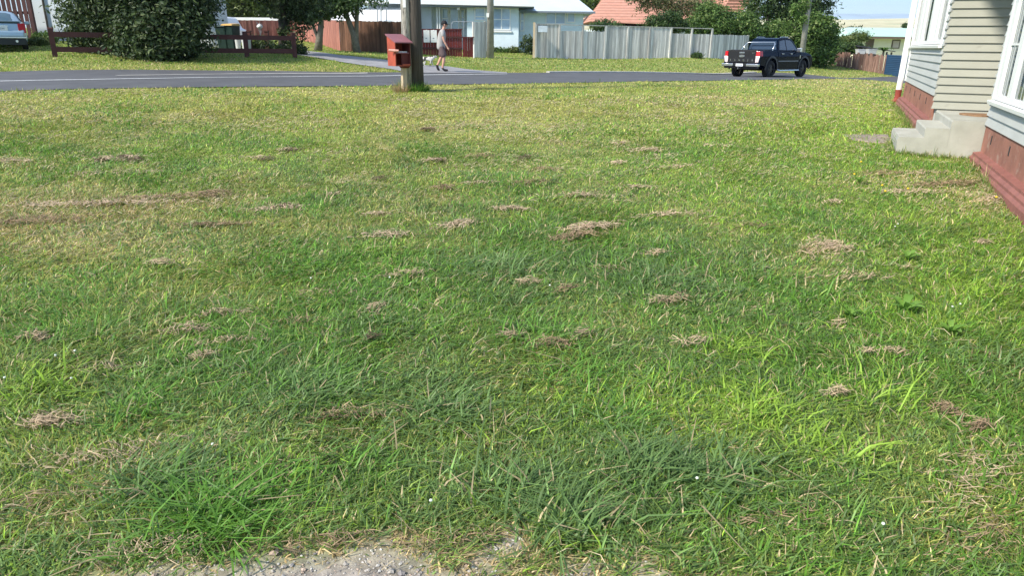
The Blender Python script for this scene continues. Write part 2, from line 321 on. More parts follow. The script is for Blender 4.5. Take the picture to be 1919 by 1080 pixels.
# ---- grass blades
def blades(name, x, y, h, wd, az, bend, colr, m, stiff=0, lift=0):
    n = len(x); z = gz(x, y) + np.where(road_acr(x, y) < -.4, (fbm(x, y, .9, 71) - .5) * .05, 0) - .004 + lift
    lx, ly = np.cos(az), np.sin(az); sx, sy = -ly, lx
    tw = rng.uniform(-.9, .9, n); sx, sy = sx * np.cos(tw) + lx * np.sin(tw), sy * np.cos(tw) + ly * np.sin(tw)
    V = np.empty((n, 6, 3), np.float32)
    for k, (t, ww) in enumerate(((0, .8), (.5, 1.), (1., .3))):
        f = h * bend * (t ** 1.7 + .25 * t); up = h * (t - .52 * bend * t * t)
        for j, sg in enumerate((-.5, .5)):
            V[:, 2 * k + j, 0] = x + lx * f + sx * wd * ww * sg; V[:, 2 * k + j, 1] = y + ly * f + sy * wd * ww * sg; V[:, 2 * k + j, 2] = z + np.maximum(up, .002)
    b = np.arange(n)[:, None] * 6; Q = np.concatenate([b + np.array([0, 1, 3, 2]), b + np.array([2, 3, 5, 4])], 1).reshape(-1, 4)
    return npmesh(name, V.reshape(-1, 3), Q, m, col=np.repeat(colr, 6, 0))
attrmat('blade', .45, trans=.45, spec=.4)
# tussocks: (px, py, radius m, blades, length, type)
TUS = [(400, 985, .26, 620, .20, LUSH), (300, 930, .22, 380, .18, BLUE), (1060, 1000, .20, 340, .19, BLUE), (950, 935, .18, 260, .17, BLUE), (930, 505, .45, 420, .24, BLUE), (1230, 535, .50, 460, .24, BLUE),
       (820, 790, .25, 260, .20, BLUE), (1210, 890, .30, 420, .20, BLUE), (1330, 905, .24, 240, .19, BLUE), (560, 760, .35, 340, .17, BLUE), (1100, 720, .30, 300, .17, LUSH), (1380, 660, .25, 240, .15, BRIGHT), (1850, 690, .45, 420, .16, BLUE),
       (1010, 640, .4, 320, .17, LUSH), (1830, 560, .35, 260, .16, BRIGHT), (1650, 750, .3, 260, .15, BRIGHT), (140, 640, .35, 260, .15, LUSH), (60, 740, .35, 320, .17, BRIGHT), (450, 690, .35, 260, .14, BLUE), (700, 620, .35, 300, .16, BLUE), (1480, 560, .4, 280, .15, LUSH),
       (1560, 860, .25, 220, .14, BRIGHT), (680, 900, .22, 220, .14, LUSH), (1280, 480, .5, 260, .15, BLUE), (1480, 400, .6, 240, .13, LUSH), (1150, 800, .2, 200, .16, LUSH), (650, 560, .5, 420, .15, LUSH), (250, 780, .25, 220, .16, LUSH), (960, 560, .4, 250, .15, BLUE), (1430, 780, .3, 220, .14, BRIGHT)]
parts_ = []
for (ya, yb, dens, hh, w0) in ((1.1, 2.6, 13500, .047, .0052), (2.6, 4.2, 10500, .050, .0058), (4.2, 7, 6600, .051, .0070), (7, 11, 3600, .046, .0088), (11, 16, 1900, .046, .0135), (16, 23, 1000, .045, .019), (23, 33, 300, .05, .028)):
    area = .82 * (yb ** 2 - ya ** 2) + 4.8 * (yb - ya); n = int(area * dens)
    y = np.sqrt(rng.uniform(ya ** 2, yb ** 2, n)); x = rng.uniform(-1, 1, n) * (.82 * y + 2.4)
    a = road_acr(x, y); keep = (a < -.05 + rng.normal(0, .07, n)) & ~inpoly(x, y, HOUSEPOLY)
    gm = gravelmask(x, y); keep &= rng.random(n) > gm * 1.15
    dn = fbm(x, y, .28, 81); keep &= rng.random(n) < .45 + 1.15 * dn
    x, y, gm = x[keep], y[keep], gm[keep]; n = len(x)
    Wt = field(x, y); cum = np.cumsum(Wt, 1); ty = np.minimum((rng.random(n)[:, None] > cum).sum(1), 7)
    c_ = PAL[ty] * rng.lognormal(-.05, .34, n)[:, None] * np.array([1, 1, .9]); sp = rng.random(n) < .045; c_[sp] = PAL[DRY] * rng.uniform(.8, 1.25, sp.sum())[:, None]
    big = fbm(x, y, 1.3, 101); nearf = 1 - sstep(5, 12, y)
    hsc = np.array([1.2, .8, .7, 1.15, .6, 1.05, .9, .75])[ty]
    h = hh * hsc * rng.lognormal(0, .33, n) * (.55 + .95 * big) * (1 - .55 * np.clip(gm * 2, 0, 1))
    az = .75 + (fbm(x, y, .7, 111) - .5) * 7 + rng.normal(0, 1.2, n); bend = np.clip(rng.normal(.9, .36, n) + .25 * (ty == DRY), .05, 1.45)
    parts_.append((x, y, h, w0 * rng.uniform(.55, 1.35, n) * np.where(hsc > 1.1, 1.2, 1), az, bend, c_))
for (px, py, R_, nb, ln, ty) in TUS:
    c0 = onground(px, py, 1.0); nb = int(nb * 1.0); r_ = R_ * np.abs(rng.normal(0, .42, nb)); an = rng.uniform(0, 6.283, nb)
    x = c0.x + r_ * np.cos(an) + rng.normal(0, R_ * .25, nb); y = c0.y + r_ * np.sin(an) + rng.normal(0, R_ * .25, nb); kp_ = ~inpoly(x, y, HOUSEPOLY); x, y, an = x[kp_], y[kp_], an[kp_]; nb = len(x)
    c_ = PAL[ty] * rng.uniform(.7, 1.45, nb)[:, None]; dd_ = rng.random(nb) < .05; c_[dd_] = PAL[DRY] * .7
    parts_.append((x, y, ln * .56 * rng.lognormal(-.1, .4, nb), rng.uniform(.0045, .0100, nb), np.where(rng.random(nb) < .6, an + rng.normal(0, .6, nb), .6 + rng.normal(0, .8, nb)), np.clip(rng.normal(.9, .28, nb), .2, 1.4), c_))
# grass left uncut against the steps and the house base
def edge_(pa, pb, n, ln):
    t = rng.random(n); off = np.abs(rng.normal(0, .045, n)); d_ = np.array([pb[0] - pa[0], pb[1] - pa[1]]); d_ = d_ / np.hypot(*d_); nx2, ny2 = (-d_[1], d_[0]); ty = rng.choice([MID, LUSH, OLIVE, DRY], n, p=[.4, .25, .2, .15])
    x = pa[0] + (pb[0] - pa[0]) * t + nx2 * off; y = pa[1] + (pb[1] - pa[1]) * t + ny2 * off; cl_ = fbm(x, y, .3, 201)
    parts_.append((x, y, ln * rng.lognormal(0, .35, n) * (.3 + 1.3 * cl_), rng.uniform(.004, .008, n), rng.uniform(0, 6.28, n), np.clip(rng.normal(.55, .3, n), 0, 1.2), PAL[ty] * rng.uniform(.6, 1.2, n)[:, None]))
edge_((7.2, 9.66), (5.56, 10.36), 900, .09); edge_((5.56, 10.38), (6.1, 11.6), 500, .08); edge_((5.2, 7.2), (6.34, 9.85), 1100, .08); edge_((6.75, 12.0), (9.2, 17.6), 1500, .10)
# the odd long seed stalk
n = 500; y = np.sqrt(rng.uniform(1.6 ** 2, 10 ** 2, n)); x = rng.uniform(-1, 1, n) * (.8 * y + .5); kk = ~inpoly(x, y, HOUSEPOLY); x, y = x[kk], y[kk]; n = len(x)
parts_.append((x, y, rng.uniform(.10, .22, n), rng.uniform(.0015, .003, n), rng.normal(.8, 1.2, n), rng.uniform(.7, 1.4, n), PAL[DRY] * rng.uniform(.7, 1.25, n)[:, None]))
A = [np.concatenate([p[i] for p in parts_]) for i in range(7)]
tag(blades('lawn_grass', *A, _m['blade']), 'rough patchy lawn of green and dry yellow grass', 'grass', kind='stuff')
# verge and yards across the road
pp = []
for (ya, yb, dens, w0) in ((16, 34, 520, .026), (34, 56, 150, .045)):
    n = int((yb - ya) * (.84 * (ya + yb) + 6) * dens); y = np.sqrt(rng.uniform(ya ** 2, yb ** 2, n)); x = rng.uniform(-1, 1, n) * (.84 * y + 2)
    a = road_acr(x, y); keep = (a > ROADW + .12 + rng.normal(0, .07, n)) & ~inpoly(x, y, DRV); x, y = x[keep], y[keep]; n = len(x)
    Wt = field(x, y); ty = np.minimum((rng.random(n)[:, None] > np.cumsum(Wt, 1)).sum(1), 7)
    pp.append((x, y, .055 * rng.lognormal(0, .3, n), w0 * rng.uniform(.6, 1.3, n), rng.uniform(0, 6.28, n), np.clip(rng.normal(.7, .3, n), .05, 1.4), PAL[ty] * rng.uniform(.65, 1.3, n)[:, None]))
A = [np.concatenate([p[i] for p in pp]) for i in range(7)]
tag(blades('verge_grass', *A, _m['blade']), 'mown green grass verge on the far side of the road', 'grass', kind='stuff')

# ---- clippings: tangled dead strands lying on the lawn (px, py, half width px, half depth px, strands)
CL = [(705, 590, 14, 14, 90), (1105, 433, 38, 9, 170), (1075, 448, 35, 10, 150), (1230, 483, 30, 6, 60), (1555, 468, 26, 16, 110), (1540, 482, 40, 10, 70), (1270, 570, 22, 8, 80), (1240, 572, 18, 7, 50), (1060, 550, 16, 9, 60), (760, 522, 32, 7, 80), (1145, 513, 20, 7, 50),
      (420, 600, 38, 8, 120), (350, 630, 40, 10, 120), (70, 648, 30, 8, 90), (110, 800, 45, 14, 150), (90, 820, 35, 12, 100), (430, 655, 50, 6, 70), (560, 617, 50, 7, 70), (380, 680, 25, 8, 70), (1030, 658, 28, 9, 100), (955, 640, 14, 8, 40), (1090, 633, 16, 8, 50), (1680, 668, 18, 9, 60), (1620, 672, 14, 7, 40), (1570, 615, 14, 8, 40),
      (1570, 748, 20, 8, 60), (1770, 778, 16, 12, 60), (1830, 812, 22, 10, 60), (830, 357, 14, 6, 60), (720, 447, 40, 8, 90), (860, 428, 26, 8, 80), (710, 407, 20, 4, 40), (955, 399, 24, 5, 60), (1000, 346, 32, 4, 60), (900, 348, 22, 5, 40), (1025, 322, 18, 5, 40), (1085, 372, 36, 5, 60), (1190, 356, 24, 4, 50), (1270, 318, 40, 4, 50), (1160, 272, 10, 4, 24), (1210, 285, 24, 5, 50),
      (1160, 310, 12, 4, 24), (1250, 407, 50, 7, 70), (1560, 383, 18, 4, 30), (1350, 277, 30, 4, 24), (535, 395, 30, 6, 70), (500, 400, 40, 5, 60), (630, 373, 24, 4, 40), (490, 300, 14, 4, 30), (540, 285, 14, 4, 30), (210, 303, 28, 6, 80), (245, 300, 14, 5, 40), (20, 307, 30, 5, 60), (330, 375, 90, 6, 220), (180, 390, 120, 7, 240), (400, 368, 30, 6, 70), (400, 430, 60, 6, 110), (60, 420, 90, 14, 200), (230, 330, 60, 5, 60),
      (805, 244, 14, 3, 24), (815, 305, 16, 3, 30), (900, 297, 26, 5, 40), (310, 500, 26, 5, 60), (990, 535, 20, 7, 50), (1510, 480, 20, 8, 40), (1700, 510, 12, 4, 20), (1842, 462, 12, 5, 24), (1895, 528, 14, 6, 30), (1600, 530, 50, 12, 90), (210, 705, 40, 9, 80), (270, 855, 70, 18, 110), (180, 880, 60, 18, 90), (640, 800, 60, 16, 110), (1300, 655, 30, 8, 50), (1640, 160, 90, 3, 60), (1300, 186, 80, 4, 80), (1780, 350, 70, 6, 130), (1860, 380, 40, 9, 110), (1650, 330, 50, 5, 50), (1740, 330, 50, 5, 60), (300, 1050, 80, 24, 160), (820, 1030, 70, 16, 80), (640, 1035, 50, 10, 60), (1450, 995, 60, 20, 60), (1840, 900, 70, 40, 140), (1850, 1020, 60, 40, 140), (90, 950, 60, 25, 90), (1290, 165, 50, 2, 24), (1700, 365, 50, 5, 60), (1130, 965, 40, 20, 30), (620, 560, 40, 8, 30), (1420, 430, 30, 6, 30), (560, 880, 60, 16, 50)]
DARKC = {(190, 304), (232, 300), (254, 303), (542, 287), (537, 393), (822, 305), (800, 246), (715, 340), (500, 303), (700, 640), (985, 300)}
CL += [(a, b, 10, 4, 34) for a, b in DARKC]
P0, P1, P2, CC, WW = [], [], [], [], []
for (px, py, hw, hd, ns) in CL:
    c0 = onground(px, py, 1.0); wide = 1.7 if py > 840 else 1.; a_ = hw / F * c0.y * 1.25 * wide; hd = hd * wide; yd = abs(onground(px, py - hd, 1.).y - onground(px, py + hd, 1.).y) / 2; yd = min(yd, a_ * 1.1 + .05); ns = int(ns * rng.uniform(.8, 1.5))
    ns = int(ns * (1.6 if py < 480 else .9)); flat = .45 if py < 480 else .8; main = rng.uniform(-.6, .6); t = rng.normal(0, .5, ns); t = t + rng.choice([-.5, 0, .1, .7], ns, p=[.2, .4, .25, .15]); x = c0.x + a_ * t; y = c0.y + yd * (rng.normal(0, .36, ns) + rng.uniform(-.5, .5) * t) + a_ * .25 * t
    up = (.004 + .034 / wide ** 2 * np.exp(-(t ** 2) * 2) * rng.random(ns)) * min(1.5, .5 + ns / 120); z = gz(x, y) + up * flat + .012 + .006 * c0.y ** .5
    ln = rng.uniform(.02, .085, ns) * (1 + .03 * c0.y); an = main + rng.normal(0, .8, ns); dx, dy = np.cos(an) * ln / 2, np.sin(an) * ln / 2; sag = rng.uniform(-.02, .02, (ns, 2))
    P0.append(np.stack([x - dx, y - dy, z + sag[:, 0]], 1)); P2.append(np.stack([x + dx, y + dy, z + sag[:, 1]], 1)); P1.append(np.stack([x + dy * .3, y - dx * .3, z + .012], 1))
    base = (np.array([.58, .44, .31]) if py < 480 else np.array([.50, .38, .25])) if rng.random() < .75 else np.array([.34, .24, .15])
    base = np.array([.17, .125, .08]) if (px, py) in DARKC else base; CC.append(base * rng.uniform(.55, 1.3, ns)[:, None]); WW.append(np.full(ns, .0016 + .00065 * c0.y))
n = 60000; y = np.sqrt(rng.uniform(1.4 ** 2, 17 ** 2, n)); x = rng.uniform(-1, 1, n) * (.8 * y + .6); WD = field(x, y); mk = np.clip((fbm(x, y * 1.5, .9, 131) - .42) * 3, 0.06, 1) * (.3 + .5 * sstep(3, 8, y)) * .7 + np.clip(WD[:, DRY] * 1.7 - .18, 0, 1) + np.clip(WD[:, BROWN] - .1, 0, 1); k_ = (rng.random(n) < mk) & (road_acr(x, y) < -.3) & ~inpoly(x, y, HOUSEPOLY); x, y = x[k_], y[k_]; ns = len(x)
ln = rng.uniform(.03, .10, ns) * (1 + .04 * y); an = rng.normal(.3, 1.0, ns); dx, dy = np.cos(an) * ln / 2, np.sin(an) * ln / 2; z = gz(x, y) + .022 + rng.uniform(0, .02, ns)
P0.append(np.stack([x - dx, y - dy, z - .01], 1)); P2.append(np.stack([x + dx, y + dy, z], 1)); P1.append(np.stack([x + dy * .2, y - dx * .2, z + .01], 1)); CC.append(np.array([.50, .42, .27]) * rng.uniform(.5, 1.2, ns)[:, None]); WW.append(.0016 + .0006 * y)
P0, P1, P2, CC, WW = map(np.concatenate, (P0, P1, P2, CC, WW)); n = len(P0)
d = P2 - P0; sd_ = np.cross(d, rng.normal(0, 1, (n, 3)) * [.4, .4, 0] + [0, 0, 1]); sd_ /= np.linalg.norm(sd_, axis=1, keepdims=True); sd_ *= WW[:, None] / 2
V = np.stack([P0 - sd_, P0 + sd_, P1 - sd_, P1 + sd_, P2 - sd_ * .4, P2 + sd_ * .4], 1).reshape(-1, 3)
b = np.arange(n)[:, None] * 6; Q = np.concatenate([b + np.array([0, 1, 3, 2]), b + np.array([2, 3, 5, 4])], 1).reshape(-1, 4)
attrmat('straw', .7, trans=.15, spec=.2)
tag(npmesh('grass_clippings', V, Q, _m['straw'], col=np.repeat(CC, 6, 0)), 'scattered clumps of dried brown mown grass on the lawn', 'grass clippings', kind='stuff')
# ---- gravel stones at the drive edge
n = 26000; x = rng.uniform(-1.3, 1.2, n); y = rng.uniform(1.0, 2.3, n); k_ = rng.random(n) < gravelmask(x, y); x, y = x[k_], y[k_]; n = len(x)
r_ = rng.lognormal(-5.95, .5, n); z = gz(x, y) + (fbm(x, y, .9, 71) - .5) * .05 + r_ * .25
oc = np.array([(1, 0, 0), (0, 1, 0), (-1, 0, 0), (0, -1, 0), (0, 0, .7), (0, 0, -.7), (.6, .6, .35), (-.6, .6, .35), (-.6, -.6, .35), (.6, -.6, .35)])
of = np.array([(0, 6, 4), (6, 1, 4), (1, 7, 4), (7, 2, 4), (2, 8, 4), (8, 3, 4), (3, 9, 4), (9, 0, 4), (0, 1, 6), (1, 2, 7), (2, 3, 8), (3, 0, 9), (1, 0, 5), (2, 1, 5), (3, 2, 5), (0, 3, 5)])
V = oc[None] * r_[:, None, None] * rng.uniform(.65, 1.3, (n, 10, 1)); th = rng.uniform(0, 6.28, n); cc, ss = np.cos(th)[:, None], np.sin(th)[:, None]
V = np.stack([V[..., 0] * cc - V[..., 1] * ss + x[:, None], V[..., 0] * ss + V[..., 1] * cc + y[:, None], V[..., 2] + z[:, None]], 2)
gc = np.array([(.46, .42, .37), (.36, .33, .30), (.50, .48, .44), (.42, .32, .25), (.24, .22, .21)])[rng.integers(0, 5, n)] * rng.uniform(.8, 1.2, n)[:, None]
attrmat('stone', .85)
tag(npmesh('gravel', V.reshape(-1, 3), (np.arange(n)[:, None, None] * 10 + of[None]).reshape(-1, 3), _m['stone'], col=np.repeat(gc, 10, 0)), 'loose grey gravel showing at the lawn edge', 'gravel', kind='stuff')
# ---- hills beyond the valley
def hillmesh(name, a0, a1, d0, d1, hf, m, na=160, nd=50):
    az = np.linspace(a0, a1, na); ds = np.geomspace(d0, d1, nd); AZ, D = np.meshgrid(az, ds); x = (np.sin(AZ) * D).ravel(); y = (np.cos(AZ) * D).ravel(); z = hf(AZ.ravel(), D.ravel(), x, y) + EYE
    i = (np.arange(nd - 1)[:, None] * na + np.arange(na - 1)[None, :]).ravel(); return tag(npmesh(name, np.stack([x, y, z], 1), np.stack([i, i + 1, i + 1 + na, i + na], 1), m, smooth=True), kind='structure')
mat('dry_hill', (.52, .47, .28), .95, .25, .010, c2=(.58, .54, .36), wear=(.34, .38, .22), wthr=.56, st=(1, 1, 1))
mat('haze_blue_hill', (.34, .44, .54), .95, .2, .004)  # distance haze put into the colour of the far hills
mat('wooded_hill', (.10, .16, .13), .95, .25, .02)
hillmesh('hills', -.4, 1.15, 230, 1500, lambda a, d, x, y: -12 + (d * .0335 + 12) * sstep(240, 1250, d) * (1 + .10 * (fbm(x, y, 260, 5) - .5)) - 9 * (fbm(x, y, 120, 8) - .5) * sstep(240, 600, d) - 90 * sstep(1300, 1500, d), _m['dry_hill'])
hillmesh('distant_hills', -.3, 1.1, 3500, 5200, lambda a, d, x, y: -20 + d * (.030 + .0125 * sstep(3600, 4700, d)) * (.97 + .10 * fbm(x, y, 900, 15)) * sstep(3400, 4300, d), _m['haze_blue_hill'])
hillmesh('wooded_spur', .470, .62, 900, 1080, lambda a, d, x, y: -15 + 40 * sstep(900, 1000, d) * sstep(.470, .505, a) + 7 * fbm(x, y, 18, 35), _m['wooded_hill'], 80, 30)
# ================================================================ NEAR HOUSE
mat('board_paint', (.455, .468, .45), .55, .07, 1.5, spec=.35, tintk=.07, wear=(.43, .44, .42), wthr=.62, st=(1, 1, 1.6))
mat('porch_shade_boards', (.385, .385, .33), .55, .07, 1.5, spec=.35, tintk=.07, wear=(.33, .325, .28), wthr=.62, st=(1, 1, 1.6))  # same boards; the porch wall's duller, warmer light put into the colour
mat('white_paint', (.80, .81, .80), .45, .04, 3, spec=.4)
mat('red_plinth', (.31, .14, .10), .85, .28, 2.2, bump=.35, wear=(.36, .23, .18), wthr=.57)
mat('red_trim', (.26, .105, .085), .7, .2, 5, wear=(.42, .25, .22), wthr=.63)
mat('painted_concrete', (.39, .385, .33), .8, .12, 2.5, bump=.2, c2=(.42, .415, .365), wear=(.28, .275, .22), wthr=.62)
mat('net_curtain', (.62, .64, .62), .9, .06, 3)
mat('grey_roof', (.24, .25, .26), .6, .15, 3)
mat('dark_gap', (.03, .032, .035), .8)
mat('brown_mat', (.26, .15, .08), .95, .35, 12, bump=.6)
def glassmat(name='window_glass', tint=(.9, .95, .95)):
    m = bpy.data.materials.new(name); m.use_nodes = True; t = m.node_tree; b = t.nodes['Principled BSDF']; k = t.links.new
    g = t.nodes.new('ShaderNodeBsdfGlossy'); g.inputs['Roughness'].default_value = .02; tr = t.nodes.new('ShaderNodeBsdfTransparent'); tr.inputs['Color'].default_value = (*tint, 1)
    fr = t.nodes.new('ShaderNodeFresnel'); fr.inputs['IOR'].default_value = 1.6; ms = t.nodes.new('ShaderNodeMixShader'); k(fr.outputs[0], ms.inputs[0]); k(tr.outputs[0], ms.inputs[1]); k(g.outputs[0], ms.inputs[2]); k(ms.outputs[0], t.nodes['Material Output'].inputs['Surface'])
    _m[name] = m; return m
glassmat()
HA = Vector((.404, .915, 0)).normalized(); HB = Vector((HA.y, -HA.x, 0))
hs = empty('weatherboard_house', (6.9, 11.95, EYE), 0, label='near pale grey weatherboard house with white windows and a red base, at the right edge', cat='house')
hs.rotation_euler = (0, 0, math.atan2(HA.y, HA.x) - math.pi / 2)   # local y = along the wall away from the camera, local x = towards the house
# local K corner
k0 = Vector((6.51 - 6.9, 9.9 - 11.95, 0)); KY = k0.dot(HA); KX = k0.dot(HB)
ZT = 2.15          # eaves, eye height = 0
def boards(name, L0, L1, z0, z1, place, m, ex=.128, parent=hs, mitre=(0, 0)):
    """lapped boards; place(s, out, z) -> local point"""
    b = MB(); z = z0; 
    while z < z1 - .01:
        zt = min(z + ex + .02, z1 + .02)
        for (s0, s1) in ((L0, L1),):
            m0, m1 = mitre
            pr = [place(s0 + m0 * .034, .034, z), place(s1, .034, z), place(s1, .002, zt), place(s0 + m0 * .002, .002, zt)]
            bk = [place(s0, -.03, z), place(s1, -.03, z), place(s1, -.03, zt), place(s0, -.03, zt)]
            b.add(pr + bk, [(0, 1, 2, 3), (5, 4, 7, 6), (1, 0, 4, 5), (0, 3, 7, 4), (2, 1, 5, 6)], random.random())
        z += ex
    return b.build(name, m, parent)
LW = 6.28
# long wall W1 (plane x=0, y 0..LW), porch wall (plane y=0, x 0..1.7), W2 (plane x=KX, y down from KY)
boards('weatherboards', 0, LW, -.716, .02, lambda s, o, z: (-o, s, z), _m['board_paint'], mitre=(-1, 0))
boards('weatherboards', 0, LW, 1.78, ZT, lambda s, o, z: (-o, s, z), _m['board_paint'], mitre=(-1, 0))
boards('weatherboards', 0, .30, .052, 1.78, lambda s, o, z: (-o, s, z), _m['board_paint'], mitre=(-1, 0))
boards('porch_weatherboards', .0, 1.75, -.92, 2.0, lambda s, o, z: (s, -o, z), _m['porch_shade_boards'], mitre=(-1, 0))
W2E = KY - 9.0
boards('weatherboards', KY, KY - .12, -.974, ZT, lambda s, o, z: (KX - o, s, z), _m['board_paint'], mitre=(1, 0))
boards('weatherboards', KY - .12, W2E, -.974, -.70, lambda s, o, z: (KX - o, s, z), _m['board_paint'])
boards('weatherboards', KY - 2.9, W2E, -.70, ZT, lambda s, o, z: (KX - o, s, z), _m['board_paint'])
boards('weatherboards', KX, 1.7, -.974, ZT, lambda s, o, z: (s, KY + .0 + o, z), _m['board_paint'], mitre=(-1, 0))
# body behind the cladding, porch return, ceiling, roof
b = MB(); b.box(.031, 7.2, .031, LW - .02, -1.25, ZT); b.box(KX + .031, 7.2, W2E, KY - .03, -1.5, ZT); b.box(1.7, 7.2, KY - .03, .031, -1.3, ZT)
b.build('wall', _m['board_paint'], hs)
b = MB(); b.box(KX - .02, 1.7, KY + .03, -.03, 2.03, 2.09); b.box(-.02, KX - .02, -.75, -.03, 2.03, 2.09); b.build('porch_ceiling', _m['white_paint'], hs)
b = MB(); b.box(-.40, 7.6, W2E - .4, LW + .45, ZT, ZT + .04); b.build('soffit', _m['white_paint'], hs)
b = MB(); b.box(-.50, -.40, W2E - .5, LW + .55, ZT - .02, ZT + .12); b.box(-.50, 7.7, LW + .45, LW + .55, ZT - .02, ZT + .12); b.build('gutter', _m['white_paint'], hs)
b = MB(); x0, x1, y0, y1 = -.45, 7.7, W2E - .45, LW + .5; xm = (x0 + x1) / 2
b.hexa([(x0, y0, ZT + .06), (x1, y0, ZT + .06), (x1, y1, ZT + .06), (x0, y1, ZT + .06)], [(xm - .01, y0 + 4, ZT + 1.9), (xm + .01, y0 + 4, ZT + 1.9), (xm + .01, y1 - 4, ZT + 1.9), (xm - .01, y1 - 4, ZT + 1.9)]); b.build('roof', _m['grey_roof'], hs)
# plinths with the stepped moulding
def plinth(x, ya, yb, zt, zb):
    b = MB(); b.box(x - .012, x + .03, ya, yb, zb - .3, zt); y = ya
    o = b.build('plinth', _m['red_plinth'], hs)
    yy = yb - .55
    while yy > ya + .3: v = MB(); v.box(x - .018, x - .0125, yy - .02, yy + .02, zt - .20, zt - .09); yy -= 1.15; v.build('vent', _m['dark_gap'], o)
    t = MB(); t.prism([(x - .012, zb - .4), (x - .16, zb - .4), (x - .16, zb + .02), (x - .135, zb + .055), (x - .135, zb + .085), (x - .105, zb + .12), (x - .105, zb + .15), (x - .012, zb + .165)], 'y', ya, yb)
    t.build('moulding', _m['red_trim'], hs)
plinth(0, .05, LW - .03, -.716, -1.25)
plinth(KX, W2E, KY - .01, -.974, -1.50)
b = MB(); b.box(KX - .01, 1.75, KY - .01, KY + .03, -1.9, -.97); b.build('plinth', _m['red_plinth'], hs)
# window on the far wall (several sashes), s = local y
def window(parent, xp, y0, y1, z0, z1, mull, trans_z, sill=True, barz=None, nm='window'):
    """xp wall plane (faces -x). mull: list of (ya,yb) white stiles"""
    f = MB(); f.box(xp - .045, xp + .03, y0, y0 + .11, z0, z1); f.box(xp - .045, xp + .03, y1 - .11, y1, z0, z1); f.box(xp - .046, xp + .03, y0 + .11, y1 - .11, z1 - .10, z1); f.box(xp - .04, xp + .03, y0 + .11, y1 - .11, z0, z0 + .07)
    for a, c_ in mull: f.box(xp - .038, xp + .03, a, c_, z0 + .07, z1 - .1)
    fo = f.build('window', _m['white_paint'], parent, bevel=.004)
    g = MB(); g.add([(xp - .002, y0 + .1, z0 + .06), (xp - .002, y1 - .1, z0 + .06), (xp - .002, y1 - .1, z1 - .09), (xp - .002, y0 + .1, z1 - .09)], [(0, 3, 2, 1)]); g.build('pane', _m['window_glass'], fo)
    if barz is not None:
        g = MB()
        for z in barz: g.box(xp - .02, xp - .004, y0 + .11, y1 - .11, z - .012, z + .012)
        g.build('glazing_bar', _m['white_paint'], fo)
    if sill: s_ = MB(); s_.prism([(xp + .02, z0 - .06), (xp - .075, z0 - .07), (xp - .085, z0 - .02), (xp + .02, z0 + .0)], 'y', y0 - .05, y1 + .05); s_.build('sill', _m['white_paint'], fo, bevel=.004)
    return fo
window(hs, 0, .28, 6.22, .09, 1.77, [(1.35, 1.62), (1.95, 2.15), (2.35, 2.75), (3.95, 4.45), (4.62, 5.2)], None)
w2 = window(hs, KX, KY - 2.9, KY - .13, -.62, 1.77, [(KY - .46, KY - .23), (KY - 1.25, KY - 1.02), (KY - 2.1, KY - 1.9)], None, barz=[.07])
# pale curtains just inside the glass
def curtain(x, ya, yb, z0, z1, par):
    n = 60; ys = np.linspace(ya, yb, n); b = MB(); vs = []
    for y in ys: o = .02 * math.sin(y * 42) + .01 * math.sin(y * 91); vs += [(x + o, y, z0), (x + o, y, z1)]
    b.add(vs, [(2 * i, 2 * i + 2, 2 * i + 3, 2 * i + 1) for i in range(n - 1)]); b.build('curtain', _m['net_curtain'], par, smooth=True)
for o in [o for o in hs.children if o.name.startswith('wall')]: pass
# recesses so that the curtains can be seen: they hang in front of the wall body
curtain(.014, .4, 6.1, .12, 1.70, hs); curtain(KX + .016, KY - 2.8, KY - .25, -.58, 1.70, hs)
# downpipe at the far corner
b = MB(); px_, py_ = -.12, LW + .0
b.tube([(px_, py_, ZT), (px_, py_, -.93)], .065, 12); b.box(-.04, .0, LW - .16, LW + .0, -.716, ZT); dp = b.build('downpipe', _m['white_paint'], hs)
b = MB(); b.tube([(px_, py_, -.93), (px_, py_, -1.14), (px_ - .06, py_ - .02, -1.23)], .07, 12); b.build('pipe_boot', mat('red_boot', (.26, .05, .035), .7, .2, 8), dp)
# concrete steps: local frame of the house; nose corner in front
gl = -1.43; YE = 2.0
b = MB(); b.prism([(.03, gl - .3), (.0, gl + .17), (.012, gl + .23), (.33, gl + .235), (.325, gl + .355), (.337, gl + .373), (.64, gl + .375), (.64, gl - .3)], 'y', 0, 1.35); b.prism([(.6405, gl - .3), (.635, -.96), (.65, -.94), (2.6, -.938), (2.6, gl - .3)], 'y', 0, YE)
tag(b.build('concrete_steps', _m['painted_concrete'], None), 'painted concrete steps up to the recessed porch of the near house', 'steps')
o = bpy.data.objects['concrete_steps']; o.location = (5.56, 10.37, EYE); o.rotation_euler = hs.rotation_euler
# doormat on the landing
b = MB(); n = 14; vs = []
kl = Vector((W(1843, 214, 10.9) - Vector((5.56, 10.37, EYE)))); 
mtx = Matrix.Rotation(-hs.rotation_euler.z, 3, 'Z'); kl = mtx @ kl
for i in range(n): a = 2 * math.pi * i / n; rr = 1 + .12 * math.sin(3 * a); vs.append((kl.x - .05 + .25 * rr * math.cos(a), kl.y + .22 * rr * math.sin(a), -.938))
b.hexa(vs, [(v[0], v[1], v[2] + .022) for v in vs]); o = b.build('doormat', _m['brown_mat']); o.location = (5.56, 10.37, EYE); o.rotation_euler = hs.rotation_euler
tag(o, 'worn brown doormat lying on the porch landing', 'doormat')
